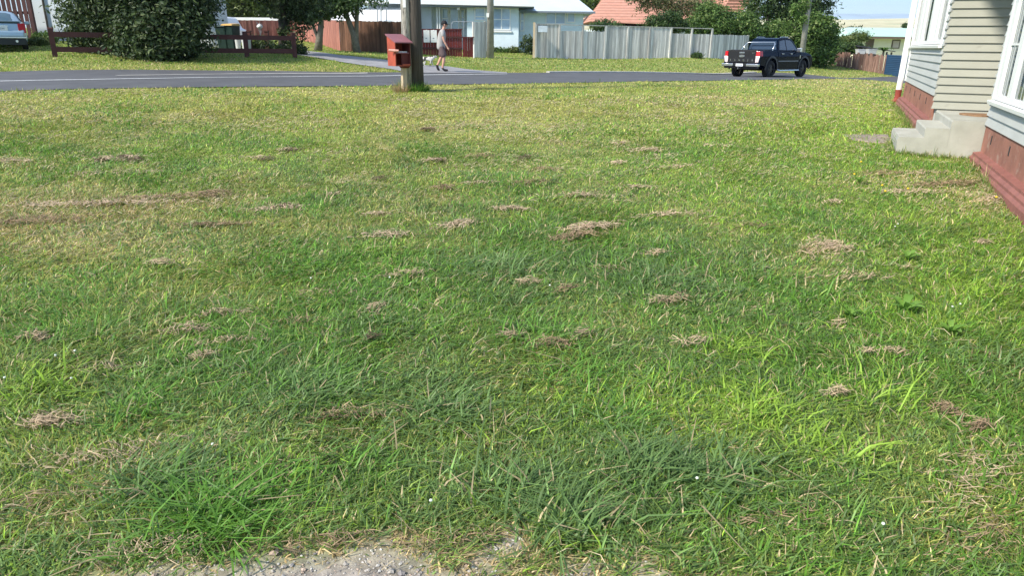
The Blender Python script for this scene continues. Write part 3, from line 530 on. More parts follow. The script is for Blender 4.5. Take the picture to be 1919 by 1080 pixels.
# worn paving slab in the grass by the steps
q = [onground(*p) for p in [(1576, 254), (1664, 255), (1671, 272), (1600, 266)]]
b = MB(); b.hexa([(p.x, p.y, p.z - .05) for p in q], [(p.x, p.y, p.z + .025) for p in q]); 
tag(b.build('paving_slab', mat('slab', (.27, .22, .19), .9, .3, 4, bump=.4, wear=(.36, .30, .24), wthr=.55), bevel=.01), 'worn grey paving slab sunk in the grass left of the steps', 'paving slab')
# ================================================================ FENCES, HOUSES ACROSS THE ROAD, STREET FURNITURE
mat('slat_maroon', (.055, .016, .014), .7, .3, 4, tintk=.5); mat('maroon_paint', (.085, .028, .024), .7, .25, 4, tintk=.5)
mat('red_fence_paint', (.175, .026, .022), .7, .25, 3, tintk=.5, st=(1, 1, .3))
mat('faded_red_wood', (.32, .10, .075), .85, .35, 5, c2=(.38, .17, .13), tintk=.7, st=(2, 2, .25), wear=(.42, .30, .25), wthr=.64)
mat('brown_wood', (.13, .065, .04), .85, .4, 5, tintk=.8, st=(2, 2, .25))
mat('grey_wood', (.50, .49, .47), .9, .28, 4, c2=(.58, .56, .52), tintk=.6, st=(3, 3, .2), wear=(.32, .29, .25), wthr=.66)
mat('fresh_wood', (.52, .42, .28), .85, .2, 5, tintk=.3, st=(2, 2, .3))
mat('old_fence_wood', (.15, .075, .055), .9, .35, 4, c2=(.24, .15, .12), tintk=.8, st=(2, 2, .25), wear=(.30, .26, .22), wthr=.62)
mat('pole_wood', (.38, .36, .31), .9, .3, 5, c2=(.50, .47, .41), bump=.6, st=(6, 6, .35), wear=(.055, .05, .045), wthr=.52)
mat('dark_wood', (.075, .063, .052), .9, .4, 6, bump=.5, st=(5, 5, .35), wear=(.14, .135, .12), wthr=.6)
mat('concrete_pole', (.30, .29, .26), .9, .25, 5, bump=.3, wear=(.18, .17, .14), wthr=.6)
mat('blue_steel', (.012, .045, .10), .5, .2, 2)
mat('white_metal', (.78, .78, .76), .5, .05, 3)
def fence(name, label, cat, P0, P1, h0, h1, m, pw=.10, gap=.006, th=.02, jit=.02, cap=None, posts=0, postm=None, rails=(), bays=None, drop=.28, zoff=-.05, cut=None, rough_top=0, group=None, posth=.02, follow=True):
    """paling fence from P0 to P1 (world x,y); h0,h1 = heights of the top above the ground line at each end"""
    P0 = Vector(P0[:3]); P1 = Vector(P1[:3]); d = (P1 - P0); L_ = d.xy.length; ang = math.atan2(d.y, d.x)
    r = empty(name, P0, ang, label=label, cat=cat, group=group); zs = lambda s: (P1.z - P0.z) * s / L_; ht = lambda s: h0 + (h1 - h0) * s / L_
    b = MB(); s = 0.0; nb = len(bays) if bays else 0
    while s < L_ - .02:
        k = int(min(nb - 1, s / L_ * nb)) if nb else 0; full = (not nb) or bays[k]
        top = zs(s) + ht(s) - (0 if full else drop) - (.03 if cap else 0) + random.uniform(-jit, jit) - (random.random() ** 3 * rough_top); ww = min(pw * random.uniform(.85, 1.1), L_ - s)
        le = random.uniform(-rough_top, rough_top) * .15
        y0 = random.uniform(0, .006); b.hexa([(s, y0, zs(s) + zoff), (s + ww, y0, zs(s) + zoff), (s + ww, y0 + th, zs(s) + zoff), (s, y0 + th, zs(s) + zoff)], [(s + le, y0, top), (s + ww + le, y0, top), (s + ww + le, y0 + th, top), (s + le, y0 + th, top)], random.random()); s += ww + gap
    b.build('palings', m, r)
    for rz_ in rails:
        b = MB(); b.hexa([(0, th + .01, rz_ - .04), (L_, th + .01, zs(L_) + rz_ - .04), (L_, th + .06, zs(L_) + rz_ - .04), (0, th + .06, rz_ - .04)], [(0, th + .01, rz_ + .04), (L_, th + .01, zs(L_) + rz_ + .04), (L_, th + .06, zs(L_) + rz_ + .04), (0, th + .06, rz_ + .04)]); b.build('rail', postm or m, r)
    if cap:
        b = MB(); b.hexa([(-.03, -.03, h0 - .03), (L_ + .03, -.03, zs(L_) + h1 - .03), (L_ + .03, .11, zs(L_) + h1 - .03), (-.03, .11, h0 - .03)], [(-.03, -.03, h0 + .012), (L_ + .03, -.03, zs(L_) + h1 + .012), (L_ + .03, .11, zs(L_) + h1 + .012), (-.03, .11, h0 + .012)], .15); b.build('capping', cap, r)
    for i in range(posts):
        s = L_ * i / (posts - 1); b = MB(); b.box(s - .05, s + .05, (-.045 if cap else th + .004), (.055 if cap else th + .1), zs(s) - .2, zs(s) + ht(s) + (posth if not cap else -.031), random.random()); b.build('post', postm or m, r)
    return r
def hgt(px, pb, pt, Y): return (ray(px, pt)[1] - ray(px, pb)[1]) * Y
# --- grey paling fence, right of the blue house
gA = W(1003, 109, 41); gB = W(1330, 108.5, 45); hA, hB = hgt(1003, 109, 44, 41), hgt(1330, 108.5, 53, 45)
fence('paling_fence', 'tall weathered grey paling fence with a capping rail, left of the pickup', 'fence', gA, gB, hA, hB, _m['grey_wood'], pw=.11, cap=_m['grey_wood'], posts=9, bays=[1, 0, 0, 1, 1, 1, 0, 0], drop=.30, jit=.01, postm=_m['grey_wood'])
gC = W(1398, 119, 47)
fence('paling_fence', 'lower end of the weathered grey paling fence, just behind the pickup tray', 'fence', gB + Vector((.06, .03, 0)), gC, hgt(1335, 109, 65, 45.2), hgt(1398, 119, 66, 47), _m['grey_wood'], pw=.11, posts=3, rails=(), jit=.012)
# gate end post, pale
b = MB(); p = W(1000, 111, 40.7); b.box(-.055, .055, -.05, .05, -.2, hA + .12); o = b.build('gate_post', _m['fresh_wood']); o.location = p; tag(o, 'pale new timber post at the left end of the tall grey fence', 'post')
p = W(1004, 62, 40.6); b = MB(); b.box(-.26, .26, 0, .02, -.16, .16); o = b.build('house_sign', mat('sign_blue', (.45, .52, .58), .5, .2, 5), bevel=.01); o.location = W(1017, 54, 40.75); tag(o, 'small pale blue square sign fixed near the left end of the grey fence', 'sign')
# --- grey segment by the pole, low red fence with signs
sA = W(889, 112, 38.2); sB = W(911, 112, 38.6)
fence('paling_fence', 'short narrow section of grey palings between the low red fence and the grey concrete pole', 'fence', sA, sB, hgt(889, 112, 41, 38.2), hgt(911, 112, 40, 38.6), _m['grey_wood'], pw=.11, posts=2, rails=(), cap=None, jit=.01)
rA = W(742, 106, 37.0); rB = W(866, 112.5, 38.0); rC = W(889, 113, 38.2)
low = fence('red_fence', 'low dark red paling fence with two small white signs, behind the walking person', 'fence', rA, rB, hgt(742, 106, 54, 37), hgt(866, 112.5, 54, 38), _m['red_fence_paint'], pw=.13, gap=.01, jit=.004, cap=_m['red_fence_paint'])
Lr = (rB - rA).xy.length
for z in (.42, .95):
    b = MB(); b.box(0, Lr, -.04, -.002, z - .045, z + .045); b.build('rail', _m['maroon_paint'], low)
fence('red_fence', 'lower stepped end of the dark red paling fence beside the grey palings', 'fence', rB + Vector((.05, 0, 0)), rC - Vector((.05, 0, 0)), hgt(866, 112.5, 69, 38), hgt(888, 113, 69, 38.2), _m['red_fence_paint'], pw=.13, gap=.01, jit=.004, cap=_m['red_fence_paint'], rails=(.4,))
for px, lb in ((799.5, 'left of the two small white notice boards on the low red fence'), (813, 'right of the two small white notice boards on the low red fence')):
    b = MB(); b.box(-.155, .155, -.02, .0, -.28, .30); b.cyl((0, -.02, .27), 'y', .05, .012, 10); o = b.build('notice_board', _m['white_metal'], bevel=.01); q = W(px, 68, 37.35); o.location = q; o.rotation_euler[2] = .08; tag(o, lb, 'sign', 'white notice boards on the red fence')
    m_ = MB(); m_.box(-.06, .02, -.026, -.021, -.10, -.06); m_.build('faded_mark', mat('mark_grey', (.25, .28, .32), .8), o)
b = MB(); b.cyl((0, 0, .30), 'z', .045, .95, 10, r2=.04); o = b.build('peg', _m['white_metal']); o.location = W(888.5, 113, 37.7); tag(o, 'short white marker peg in front of the red fence corner', 'marker post')
# metal tube gate frame behind the red fence
gr = empty('tube_gate', W(847, 100, 39), label='thin grey metal tube gate standing behind the low red fence', cat='gate'); wg = 1.15; hg = hgt(847, 100, 40, 39)
mat('galv', (.30, .33, .36), .5, .1, 4, metal=.3)
b = MB(); b.tube([(0, 0, 0), (0, 0, hg - .1), (.1, 0, hg), (wg - .1, 0, hg), (wg, 0, hg - .1), (wg, 0, 0)], .02, 6); b.build('gate_frame', _m['galv'], gr)
b = MB(); b.tube([(.0, 0, hg * .45), (wg, 0, hg * .45)], .015, 6); b.tube([(wg * .55, 0, 0), (wg * .55, 0, hg)], .015, 6); b.build('gate_bar', _m['galv'], gr)
# --- brown paling fence and the red fences beyond it
bA = W(640, 98, 38); bB = W(752, 103, 36.4)
fence('paling_fence', 'tall dark brown paling fence behind the two-stemmed tree, left of the red letterbox', 'fence', bA, bB, hgt(640, 98, 38, 38), hgt(752, 103, 40.5, 36.4), _m['brown_wood'], pw=.12, gap=.008, jit=.02, rails=(), posts=4)
bC = W(604, 91, 44)
fence('paling_fence', 'sunlit reddish end of the brown paling fence running back beside the driveway', 'fence', bC, bA - Vector((.05, 0, 0)), hgt(604, 91, 37, 44), hgt(640, 98, 38, 38), _m['faded_red_wood'], pw=.12, gap=.008, jit=.02)
cA = W(552, 86, 50); fence('red_fence', 'faded red fence running beside the driveway between the two trees', 'fence', cA, bC + Vector((-.1, .3, 0)), hgt(552, 86, 40, 50), hgt(604, 91, 41, 44), _m['faded_red_wood'], pw=.14, gap=.006, jit=.01)
dA = W(424, 72, 47); dB = W(552, 79, 50); fence('red_fence', 'long faded red paling fence at the back of the left yard, behind the green bin', 'fence', dA, dB, hgt(424, 72, 37, 47), hgt(552, 79, 38, 50), _m['faded_red_wood'], pw=.15, gap=.006, jit=.01)
# white roofed shed behind the long red fence
p0 = W(428, 80, 51); sh = empty('long_shed', p0, label='long low white shed showing above the back red fence', cat='shed'); wS = W(553, 80, 54).x - p0.x; hS = hgt(428, 80, 38, 51); hr = hgt(428, 80, 32, 51)
b = MB(); b.box(0, wS, 0, 4, -.4, hS); b.build('wall', _m['white_paint'], sh)
b = MB(); b.prism([(-.3, hS), (4.2, hS + .1), (4.2, hr + .12), (-.3, hr)], 'x', -.2, wS + .2); b.build('roof', _m['white_metal'], sh)
# --- maroon rail fence in front of the left yard
rf = empty('rail_fence', W(104, 107.5, 24), label='low maroon two-rail timber fence partly swallowed by the big dark bush', cat='fence')
q0 = W(104, 107.5, 24); q1 = W(553, 110, 28); q0.z = g1(q0.x, q0.y); q1.z = g1(q1.x, q1.y); rf.location = q0; dd = q1 - q0; Lf = dd.xy.length; rf.rotation_euler[2] = math.atan2(dd.y, dd.x); hp = .86
sl_ = dd.z / Lf
for t in (0, .27, .53, .775, 1):
    b = MB(); s = Lf * t; b.box(s - .075, s + .075, -.06, .06, s * sl_ - .2, s * sl_ + hp + .02); b.hexa([(s - .09, -.075, s * sl_ + hp + .02), (s + .09, -.075, s * sl_ + hp + .02), (s + .09, .075, s * sl_ + hp + .02), (s - .09, .075, s * sl_ + hp + .02)], [(s - .07, -.05, s * sl_ + hp + .05), (s + .07, -.05, s * sl_ + hp + .05), (s + .07, .05, s * sl_ + hp + .05), (s - .07, .05, s * sl_ + hp + .05)]); b.build('post', _m['maroon_paint'], rf)
for z in (.24, .70):
    b = MB(); b.hexa([(.075, -.085, z - .075), (Lf - .07, -.085, z - .075 + dd.z), (Lf - .07, -.061, z - .075 + dd.z), (.075, -.061, z - .075)], [(.075, -.085, z + .085), (Lf - .07, -.085, z + .085 + dd.z), (Lf - .07, -.061, z + .085 + dd.z), (.075, -.061, z + .085)]); b.build('rail', _m['maroon_paint'], rf)
for px, lb in ((470, 'left of the two dark inner garden posts behind the rail fence'), (503, 'right of the two dark inner garden posts behind the rail fence')):
    b = MB(); b.box(-.07, .07, -.07, .07, -.2, .78); b.box(-.09, .09, -.09, .09, .781, .83); o = b.build('garden_post', _m['maroon_paint']); o.location = W(px, 97, 30.5); tag(o, lb, 'post', 'dark inner garden posts')
# --- maroon slatted fence and white house at the far left
mf = empty('slat_fence', W(-30, 79, 33), label='tall maroon slatted fence behind the parked silver blue car', cat='fence'); Lm = W(71, 78, 33).x - mf.location.x
b = MB(); s = 0
while s < Lm - .1: b.box(s, s + .165, 0, .025, -.1, 2.25, random.random()); s += .225
b.build('slats', _m['slat_maroon'], mf)
for z in (.25, 1.25, 2.0): b = MB(); b.box(0, Lm, .026, .07, z - .06, z + .06); b.build('rail', _m['slat_maroon'], mf)
b = MB(); b.box(Lm - .16, Lm + .02, -.03, .1, -.2, 2.3); b.build('post', _m['slat_maroon'], mf)
mat('white_wall', (.62, .68, .72), .8, .06, 1.5); mat('shade_wall', (.60, .62, .62), .8, .08, 2)  # second tone is the off-white of pickets, tubs and crates
p0 = W(66, 80, 34); wh = empty('white_house', p0, label='white rendered house with a dark downpipe, behind the big bush at the left', cat='house'); x1 = W(397, 80, 34).x - p0.x
b = MB(); b.box(0, x1, 0, 2.2, -.4, 2.9); b.build('wall', _m['white_wall'], wh)
b = MB(); b.hexa([(-.5, -.5, 2.9), (x1 + .5, -.5, 2.9), (x1 + .2, 2.5, 2.9), (-.5, 2.5, 2.9)], [(1.5, 1.2, 4.0), (x1 - 1.5, 1.2, 4.0), (x1 - 1.5, 1.4, 4.0), (1.5, 1.4, 4.0)]); b.build('roof', _m['grey_roof'], wh)
b = MB(); xd = W(93, 60, 34).x - p0.x; b.tube([(xd, -.06, 2.9), (xd, -.06, -.1)], .045, 8); b.build('downpipe', _m['dark_wood'], wh)
b = MB(); b.box(x1 - .55, x1 - .12, -.05, -.001, -.2, 2.9); b.build('corner_pillar', _m['white_paint'], wh)
f = MB(); f.box(3.0, 4.6, -.04, .02, 1.0, 2.1); fo = f.build('window', _m['white_paint'], wh); g = MB(); g.box(3.08, 4.52, -.05, -.041, 1.08, 2.02); g.build('pane', mat('dark_glass', (.04, .055, .07), .06, .1, 2, spec=.8), fo)
# --- small white outbuilding wall with pale palings, right of the bush; bins, buckets
pf = W(352, 96, 30.5); pe = W(414, 94, 31); fence('picket_fence', 'low pale white-grey picket panel behind the rail fence, right of the big bush', 'fence', pf, pe, hgt(352, 96, 64, 30.5), hgt(414, 94, 62, 31), _m['shade_wall'], pw=.09, gap=.05, jit=.01, rails=(.2, .7))
mat('bin_green', (.015, .04, .035), .5, .15, 4); mat('lid_yellow', (.60, .36, .10), .5, .15, 4)
def bin_(px, lid, label, w_=.58, h_=1.0):
    r = empty('wheelie_bin', W(px, 96, 30.2), -.1, label=label, cat='bin', group='wheelie bins in the left yard')
    b = MB(); b.hexa([(-w_ * .40, -.25, .06), (w_ * .40, -.25, .06), (w_ * .40, .28, .06), (-w_ * .40, .28, .06)], [(-w_ / 2, -.33, h_), (w_ / 2, -.33, h_), (w_ / 2, .36, h_), (-w_ / 2, .36, h_)]); b.build('body', _m['bin_green'], r, bevel=.02)
    b = MB(); b.hexa([(-w_ / 2 - .02, -.37, h_ + .002), (w_ / 2 + .02, -.37, h_ + .002), (w_ / 2 + .02, .4, h_ + .002), (-w_ / 2 - .02, .4, h_ + .002)], [(-w_ / 2 + .03, -.3, h_ + .06), (w_ / 2 - .03, -.3, h_ + .06), (w_ / 2 - .03, .36, h_ + .1), (-w_ / 2 + .03, .36, h_ + .1)]); b.build('lid', lid, r, bevel=.01)
    for s in (-1, 1): b = MB(); b.cyl((s * (w_ * .36), .33, .11), 'x', .11, .05, 14); b.build('wheel', _m['dark_gap'], r)
    b = MB(); b.tube([(-w_ * .38, .43, h_ - .05), (w_ * .38, .43, h_ - .05)], .018, 6); b.build('handle', _m['bin_green'], r)
bin_(437, _m['lid_yellow'], 'dark green wheelie bin with a yellow lid behind the rail fence', .46, .98); bin_(424, _m['bin_green'], 'all dark green wheelie bin half hidden left of the yellow-lidded bin', .42, .94)
for px, lb, r_ in ((447.5, 'narrow pale grey tub beside the green bin', .10), (463, 'wider pale grey tub right of the rail fence middle post', .16)):
    b = MB(); b.cyl((0, 0, .19), 'z', r_, .38, 14, r2=r_ * 1.12); b.cyl((0, 0, .385), 'z', r_ * 1.18, .03, 14); o = b.build('plastic_tub', _m['shade_wall']); o.location = W(px, 92, 29.8); tag(o, lb, 'tub', 'pale tubs in the left yard')
# bits of garden: white ball-shaped lamp among the roses
b = MB(); 
for i in range(5): b.tube([(0, 0, .5), (.12 * math.cos(i * 1.3), .12 * math.sin(i * 1.3), .98 + .03 * i)], .008, 5)
o = b.build('garden_lamp_stem', _m['galv'])
o.name = 'garden_lamp'; o.location = W(491, 92, 30.6); tag(o, 'small garden lamp with a white globe, between the two inner posts', 'lamp')
b = MB(); [b.tube([(0, 0, -.12 + .03 * i), (0, 0, -.12 + .03 * (i + 1))], [max(.01, .12 * math.sin(math.pi * i / 8)), max(.01, .12 * math.sin(math.pi * (i + 1) / 8))], 12, cap=False) for i in range(8)]; g = b.build('globe', _m['white_paint'], o, smooth=True); g.location = (0, 0, .88)

# ================= power pole (twin timber with a pale stay post) and letterbox
P = W(778, 172, 18.0); P.z = g1(P.x, P.y)
pp_ = empty('power_pole', P, label='tall weathered timber power pole on the lawn, right behind the red letterbox', cat='power pole')
b = MB(); b.tube([(.045, 0, -.3), (.035, 0, 1.2), (.02, 0, 9)], [.185, .175, .15], 20); b.build('pole', _m['dark_wood'], pp_, smooth=True)
b = MB(); b.tube([(-.125, -.13, -.3), (-.15, -.12, 2.6), (-.16, -.11, 9)], [.095, .09, .08], 14); b.build('strengthening_post', _m['pole_wood'], pp_, smooth=True)
b = MB(); b.box(-.19, -.12, -.226, -.212, 1.90, 2.12); b.build('tag_plate', _m['white_metal'], pp_)
for z in (5,): b = MB(); b.tube([(.23 * math.cos(a) - .03, .24 * math.sin(a) - .02, z) for a in np.linspace(0, 6.283, 20)], .012, 5, cap=False); b.build('strap', _m['galv'], pp_)
b = MB(); b.box(-1.1, 1.1, -.27, -.2, 8.2, 8.32); b.build('crossarm', _m['dark_wood'], pp_)
# thin pale steel post left of it
b = MB(); b.cyl((0, 0, 2.8), 'z', .028, 6, 10); o = b.build('steel_conduit', _m['concrete_pole'], pp_); o.location = (-.255, .02, 0)
Lp = W(758, 172, 17.55); Lp.z = g1(Lp.x, Lp.y)
lb = empty('letterbox', Lp, math.radians(36), label='red painted letterbox with a sloping lid and newspaper slot on a pale wooden post', cat='letterbox')
mat('letterbox_red', (.36, .072, .040), .6, .2, 5, wear=(.26, .10, .08), wthr=.6); mat('letterbox_roof', (.25, .10, .115), .55, .15, 5); mat('letterbox_shade_red', (.11, .02, .018), .7, .2, 6)  # dark red is the same paint with the recess shade put into it
# local: x right (front opening faces -y), box hangs left of the post
b = MB(); b.hexa([(-.055, -.055, -.2), (.055, -.055, -.2), (.055, .055, -.2), (-.055, .055, -.2)], [(-.05, -.05, .55), (.05, -.05, .55), (.05, .05, .55), (-.05, .05, .55)]); b.build('post', _m['fresh_wood'], lb)
bx0, bx1, by0, by1 = -.29, .11, -.17, .23; zb, zf, zk = .60, 1.12, 1.27
t = .022
b = MB(); b.prism([(by0, zb), (by0, zf), (by1, zk), (by1, zb)], 'x', bx0, bx0 + t); b.build('side_panel', _m['letterbox_red'], lb)
b = MB(); b.prism([(by0, zb), (by0, zf), (by1, zk), (by1, zb)], 'x', bx1 - t, bx1); b.build('side_panel', _m['letterbox_shade_red'], lb)
b = MB(); b.box(bx0 + .17, bx1 - t, by1 - t, by1, zb + t, zk - .02); b.box(bx0 + t, bx0 + .169, by1 - t, by1, zf - .24, zk - .02); b.build('back_panel', _m['letterbox_red'], lb)
b = MB(); b.box(bx0 + t, bx1 - t, by0, by1 - t, zb, zb + t); b.build('floor_panel', _m['letterbox_red'], lb)
b = MB(); b.box(bx0 + t, bx1 - t, by0 + .03, by1 - t, zf - .24, zf - .215); b.build('shelf', _m['letterbox_roof'], lb)
b = MB(); b.hexa([(-.04, -.10, .552), (.09, -.10, .552), (.09, .08, .552), (-.04, .08, .552)], [(-.07, -.14, .599), (.10, -.14, .599), (.10, .1, .599), (-.07, .1, .599)]); b.build('bracket', _m['letterbox_shade_red'], lb)
b = MB(); b.box(bx0 + .19, bx1 - t, by0 + .06, by0 + .08, zb + t, zf - .241); b.build('front_door', _m['letterbox_shade_red'], lb)
b = MB(); b.box(bx0 + .18, bx1 - t, by0 - .005, by0 + .015, zb + t, zb + .05); b.build('front_frame', _m['letterbox_red'], lb)
b = MB(); b.prism([(by0 - .07, zf - .01), (by0 - .07, zf + .012), (by1 + .03, zk + .045), (by1 + .03, zk + .02)], 'x', bx0 - .03, bx1 + .03); b.build('lid', _m['letterbox_roof'], lb)
b = MB(); b.tube([(bx0 - .11, by0 + .10, zf - .165), (bx0 - .0, by0 - .02, zf - .175), (bx0 + .06, by0 - .06, zf - .18)], [.026, .030, .03], 12); o = b.build('rolled_paper', mat('paper_pink', (.62, .33, .27), .7, .15, 8), None); o.location = lb.location; o.rotation_euler = lb.rotation_euler; tag(o, 'rolled pinkish paper sticking out of the left side of the red letterbox', 'newspaper')
b = MB(); b.box(bx0 + .1, bx1 - .06, by0 + .06, by0 + .3, zf - .214, zf - .19); o = b.build('mail_bundle', _m['white_paint'], None); o.location = lb.location; o.rotation_euler = lb.rotation_euler; tag(o, 'flat white letters lying in the slot under the letterbox lid', 'mail')
# concrete pole by the gate
P = W(919, 111, 38.6); b = MB(); b.tube([(0, 0, -.3), (0, 0, 9.5)], [.19, .13], 14); o = b.build('concrete_pole', _m['concrete_pole'], smooth=True); o.location = P; tag(o, 'slim grey utility pole beside the short grey palings in front of the blue house', 'power pole')
b = MB(); b.box(-.2, -.06, -.23, -.19, 2.05, 2.25); b.build('bracket', _m['white_metal'], o)

# ================= pale blue house
mat('blue_brick', (.68, .79, .84), .8, .06, 3, wear=(.62, .74, .80), wthr=.6); mat('roof_blue', (.50, .58, .64), .5, .06, 1); mat('blue_curtain', (.38, .50, .66), .9, .12, 6); mat('gutter_dark', (.16, .19, .22), .6)
mat('pane_blue', (.34, .46, .60), .08, .25, 1.5, spec=.9)
Yb = 47.0
O = W(790, 104, Yb); O.z = W(790, 102, Yb).z - .3
bh = empty('blue_house', O, label='pale blue brick house with a light hipped metal roof and white windows, behind the person', cat='house')
def X_(px, Y=Yb): return ray(px, 40)[0] * Y - O.x
def Z_(px, py, Y=Yb): return ray(px, py)[1] * Y + EYE - O.z
def hwin(parent, x0, x1, z0, z1, y, cols=1, split=None, pane=None, name='window'):
    f = MB(); t = .07
    f.box(x0, x1, y - .05, y, z0, z0 + t); f.box(x0, x1, y - .05, y, z1 - t, z1); xs = np.linspace(x0, x1, cols + 1)
    for i, xx in enumerate(xs): a = xx if i == 0 else (xx - t if i == cols else xx - t / 2); f.box(a, a + t, y - .05, y, z0 + t, z1 - t)
    if split: f.box(x0 + t, x1 - t, y - .045, y, z0 + (z1 - z0) * split - .03, z0 + (z1 - z0) * split + .03)
    fo = f.build(name, _m['white_paint'], parent)
    g = MB(); g.box(x0 + t * .5, x1 - t * .5, y - .022, y - .004, z0 + t * .5, z1 - t * .5); g.build('pane', pane or _m['pane_blue'], fo); return fo
ez = Z_(890, 8)                         # eaves height
xL, xR = X_(808), X_(972)
b = MB(); b.box(X_(875), xR, 0, 8, -.4, ez); b.build('wall', _m['blue_brick'], bh)
b = MB(); b.box(X_(690), X_(808), .3, 8, -.4, ez); b.build('wall', _m['white_wall'], bh)
b = MB(); b.box(X_(808), X_(875), 1.3, 8, -.4, ez); b.build('porch_wall', _m['white_wall'], bh)
b = MB(); 
b.prism([(X_(672), ez), (X_(1001), ez - .12), (X_(1001), ez + .02), (X_(672), ez + .14)], 'y', -.75, -.70); b.build('gutter', _m['white_paint'], bh)
b = MB(); b.hexa([(X_(672), -.7, ez), (X_(1001), -.7, ez - .1), (X_(1001), 9, ez - .1), (X_(672), 9, ez)], [(X_(740), 3.6, ez + 1.7), (X_(925), 3.6, ez + 1.7), (X_(925), 4.4, ez + 1.7), (X_(740), 4.4, ez + 1.7)]); b.build('roof', _m['roof_blue'], bh)
b = MB(); b.box(X_(790), X_(1000), -.68, -.02, ez - .17, ez - .125); b.build('soffit', _m['gutter_dark'], bh)
hwin(bh, X_(889), X_(910), Z_(890, 38), Z_(890, 13), -.0, 1, .3)
hwin(bh, X_(923), X_(957), Z_(940, 56), Z_(940, 14), -.0, 2, .48)
b = MB(); b.box(X_(921), X_(959), -.08, -.001, Z_(940, 60), Z_(940, 57)); b.build('sill', _m['white_paint'], bh)
hwin(bh, X_(824), X_(838), Z_(830, 50), Z_(830, 12), 1.3, 1, .45); hwin(bh, X_(860), X_(869), Z_(830, 50), Z_(830, 14), 1.3, 1, .55)
f = MB(); f.box(X_(839), X_(858), 1.24, 1.299, -.1, Z_(850, 10)); d_ = f.build('door', _m['white_paint'], bh); g = MB(); g.box(X_(841.5), X_(855.5), 1.225, 1.24, .5, Z_(850, 13)); g.build('pane', _m['pane_blue'], d_)
for px in (818.5, 823): b = MB(); b.box(X_(px), X_(px + 2.2), -.1, .0, -.4, ez - .16); b.build('porch_post', _m['white_paint'], bh)
b = MB(); b.cyl((X_(860), -.35, ez - .26), 'z', .09, .14, 10); b.build('porch_lamp', _m['white_paint'], bh)
# right wing, set back, with its own lower roof
Yw = Yb + 1.6; ew = Z_(1060, 22, Yw)
b = MB(); b.box(xR + .002, X_(1093, Yw), 1.6, 9, -.4, ew); b.build('wall', _m['blue_brick'], bh)
b = MB(); b.hexa([(X_(972), 1.0, ew), (X_(1113, Yw), 1.0, ew - .05), (X_(1113, Yw), 9.5, ew - .05), (X_(972), 9.5, ew)], [(X_(985), 4.9, ew + 1.75), (X_(1060, Yw), 4.9, ew + 1.7), (X_(1060, Yw), 5.4, ew + 1.7), (X_(985), 5.4, ew + 1.75)]); b.build('roof', _m['roof_blue'], bh)
b = MB(); b.box(X_(975), X_(1113, Yw), .95, .995, ew - .1, ew + .02); b.build('gutter', _m['gutter_dark'], bh)
hwin(bh, X_(974.5, Yw), X_(983, Yw), Z_(978, 58, Yw), Z_(978, 19, Yw), 1.6, 1, .5); hwin(bh, X_(1022, Yw), X_(1060, Yw), Z_(1040, 45, Yw), Z_(1040, 22, Yw), 1.6, 2); hwin(bh, X_(1062, Yw), X_(1078, Yw), Z_(1070, 42, Yw), Z_(1070, 23, Yw), 1.6, 1)
b = MB(); b.box(X_(973, Yw), X_(984.5, Yw), 1.52, 1.6, Z_(978, 66, Yw), Z_(978, 65, Yw)); b.build('sill', _m['white_paint'], bh)
# white garage to the left of the blue house
Yg = 44.0; p0 = W(617, 98, Yg); ga = empty('white_garage', p0, label='garage with a bright white sloping roof, behind the brown paling fence', cat='garage')
def gx(px): return ray(px, 30)[0] * Yg - p0.x
def gzz(px, py): return ray(px, py)[1] * Yg + EYE - p0.z
def gq(px, py, dy): q = W(px, py, Yg + dy); return (q.x - p0.x, dy, q.z - p0.z)
b = MB(); lo_ = [gq(615, 37, 0), gq(640, 38, 0), (gx(698), 0, gq(640, 38, 0)[2]), (gx(775), 0, gq(640, 38, 0)[2])]; up_ = [gq(617, 34, .5), gq(640, 26, 1.6), gq(698, 12, 3.2), gq(780, 12, 3.2)]
vs = lo_ + up_ + [(x, y, z - .12) for x, y, z in lo_ + up_]; b.add(vs, [(0, 1, 5, 4), (1, 2, 6, 5), (2, 3, 7, 6), (12, 13, 9, 8), (13, 14, 10, 9), (14, 15, 11, 10), (0, 8, 9, 1), (1, 9, 10, 2), (2, 10, 11, 3), (3, 11, 15, 7), (4, 5, 13, 12), (5, 6, 14, 13), (6, 7, 15, 14), (0, 4, 12, 8)]); b.build('roof', _m['white_metal'], ga)
b = MB(); b.box(gx(618), gx(775), .25, 3.0, -.3, lo_[0][2] - .13); b.build('wall', _m['white_paint'], ga)
for px in (707, 714, 724): b = MB(); b.tube([gq(px, 44, -.1), gq(px, 12, -.1)], .035, 6); b.build('washing_line_post', _m['galv'], ga)

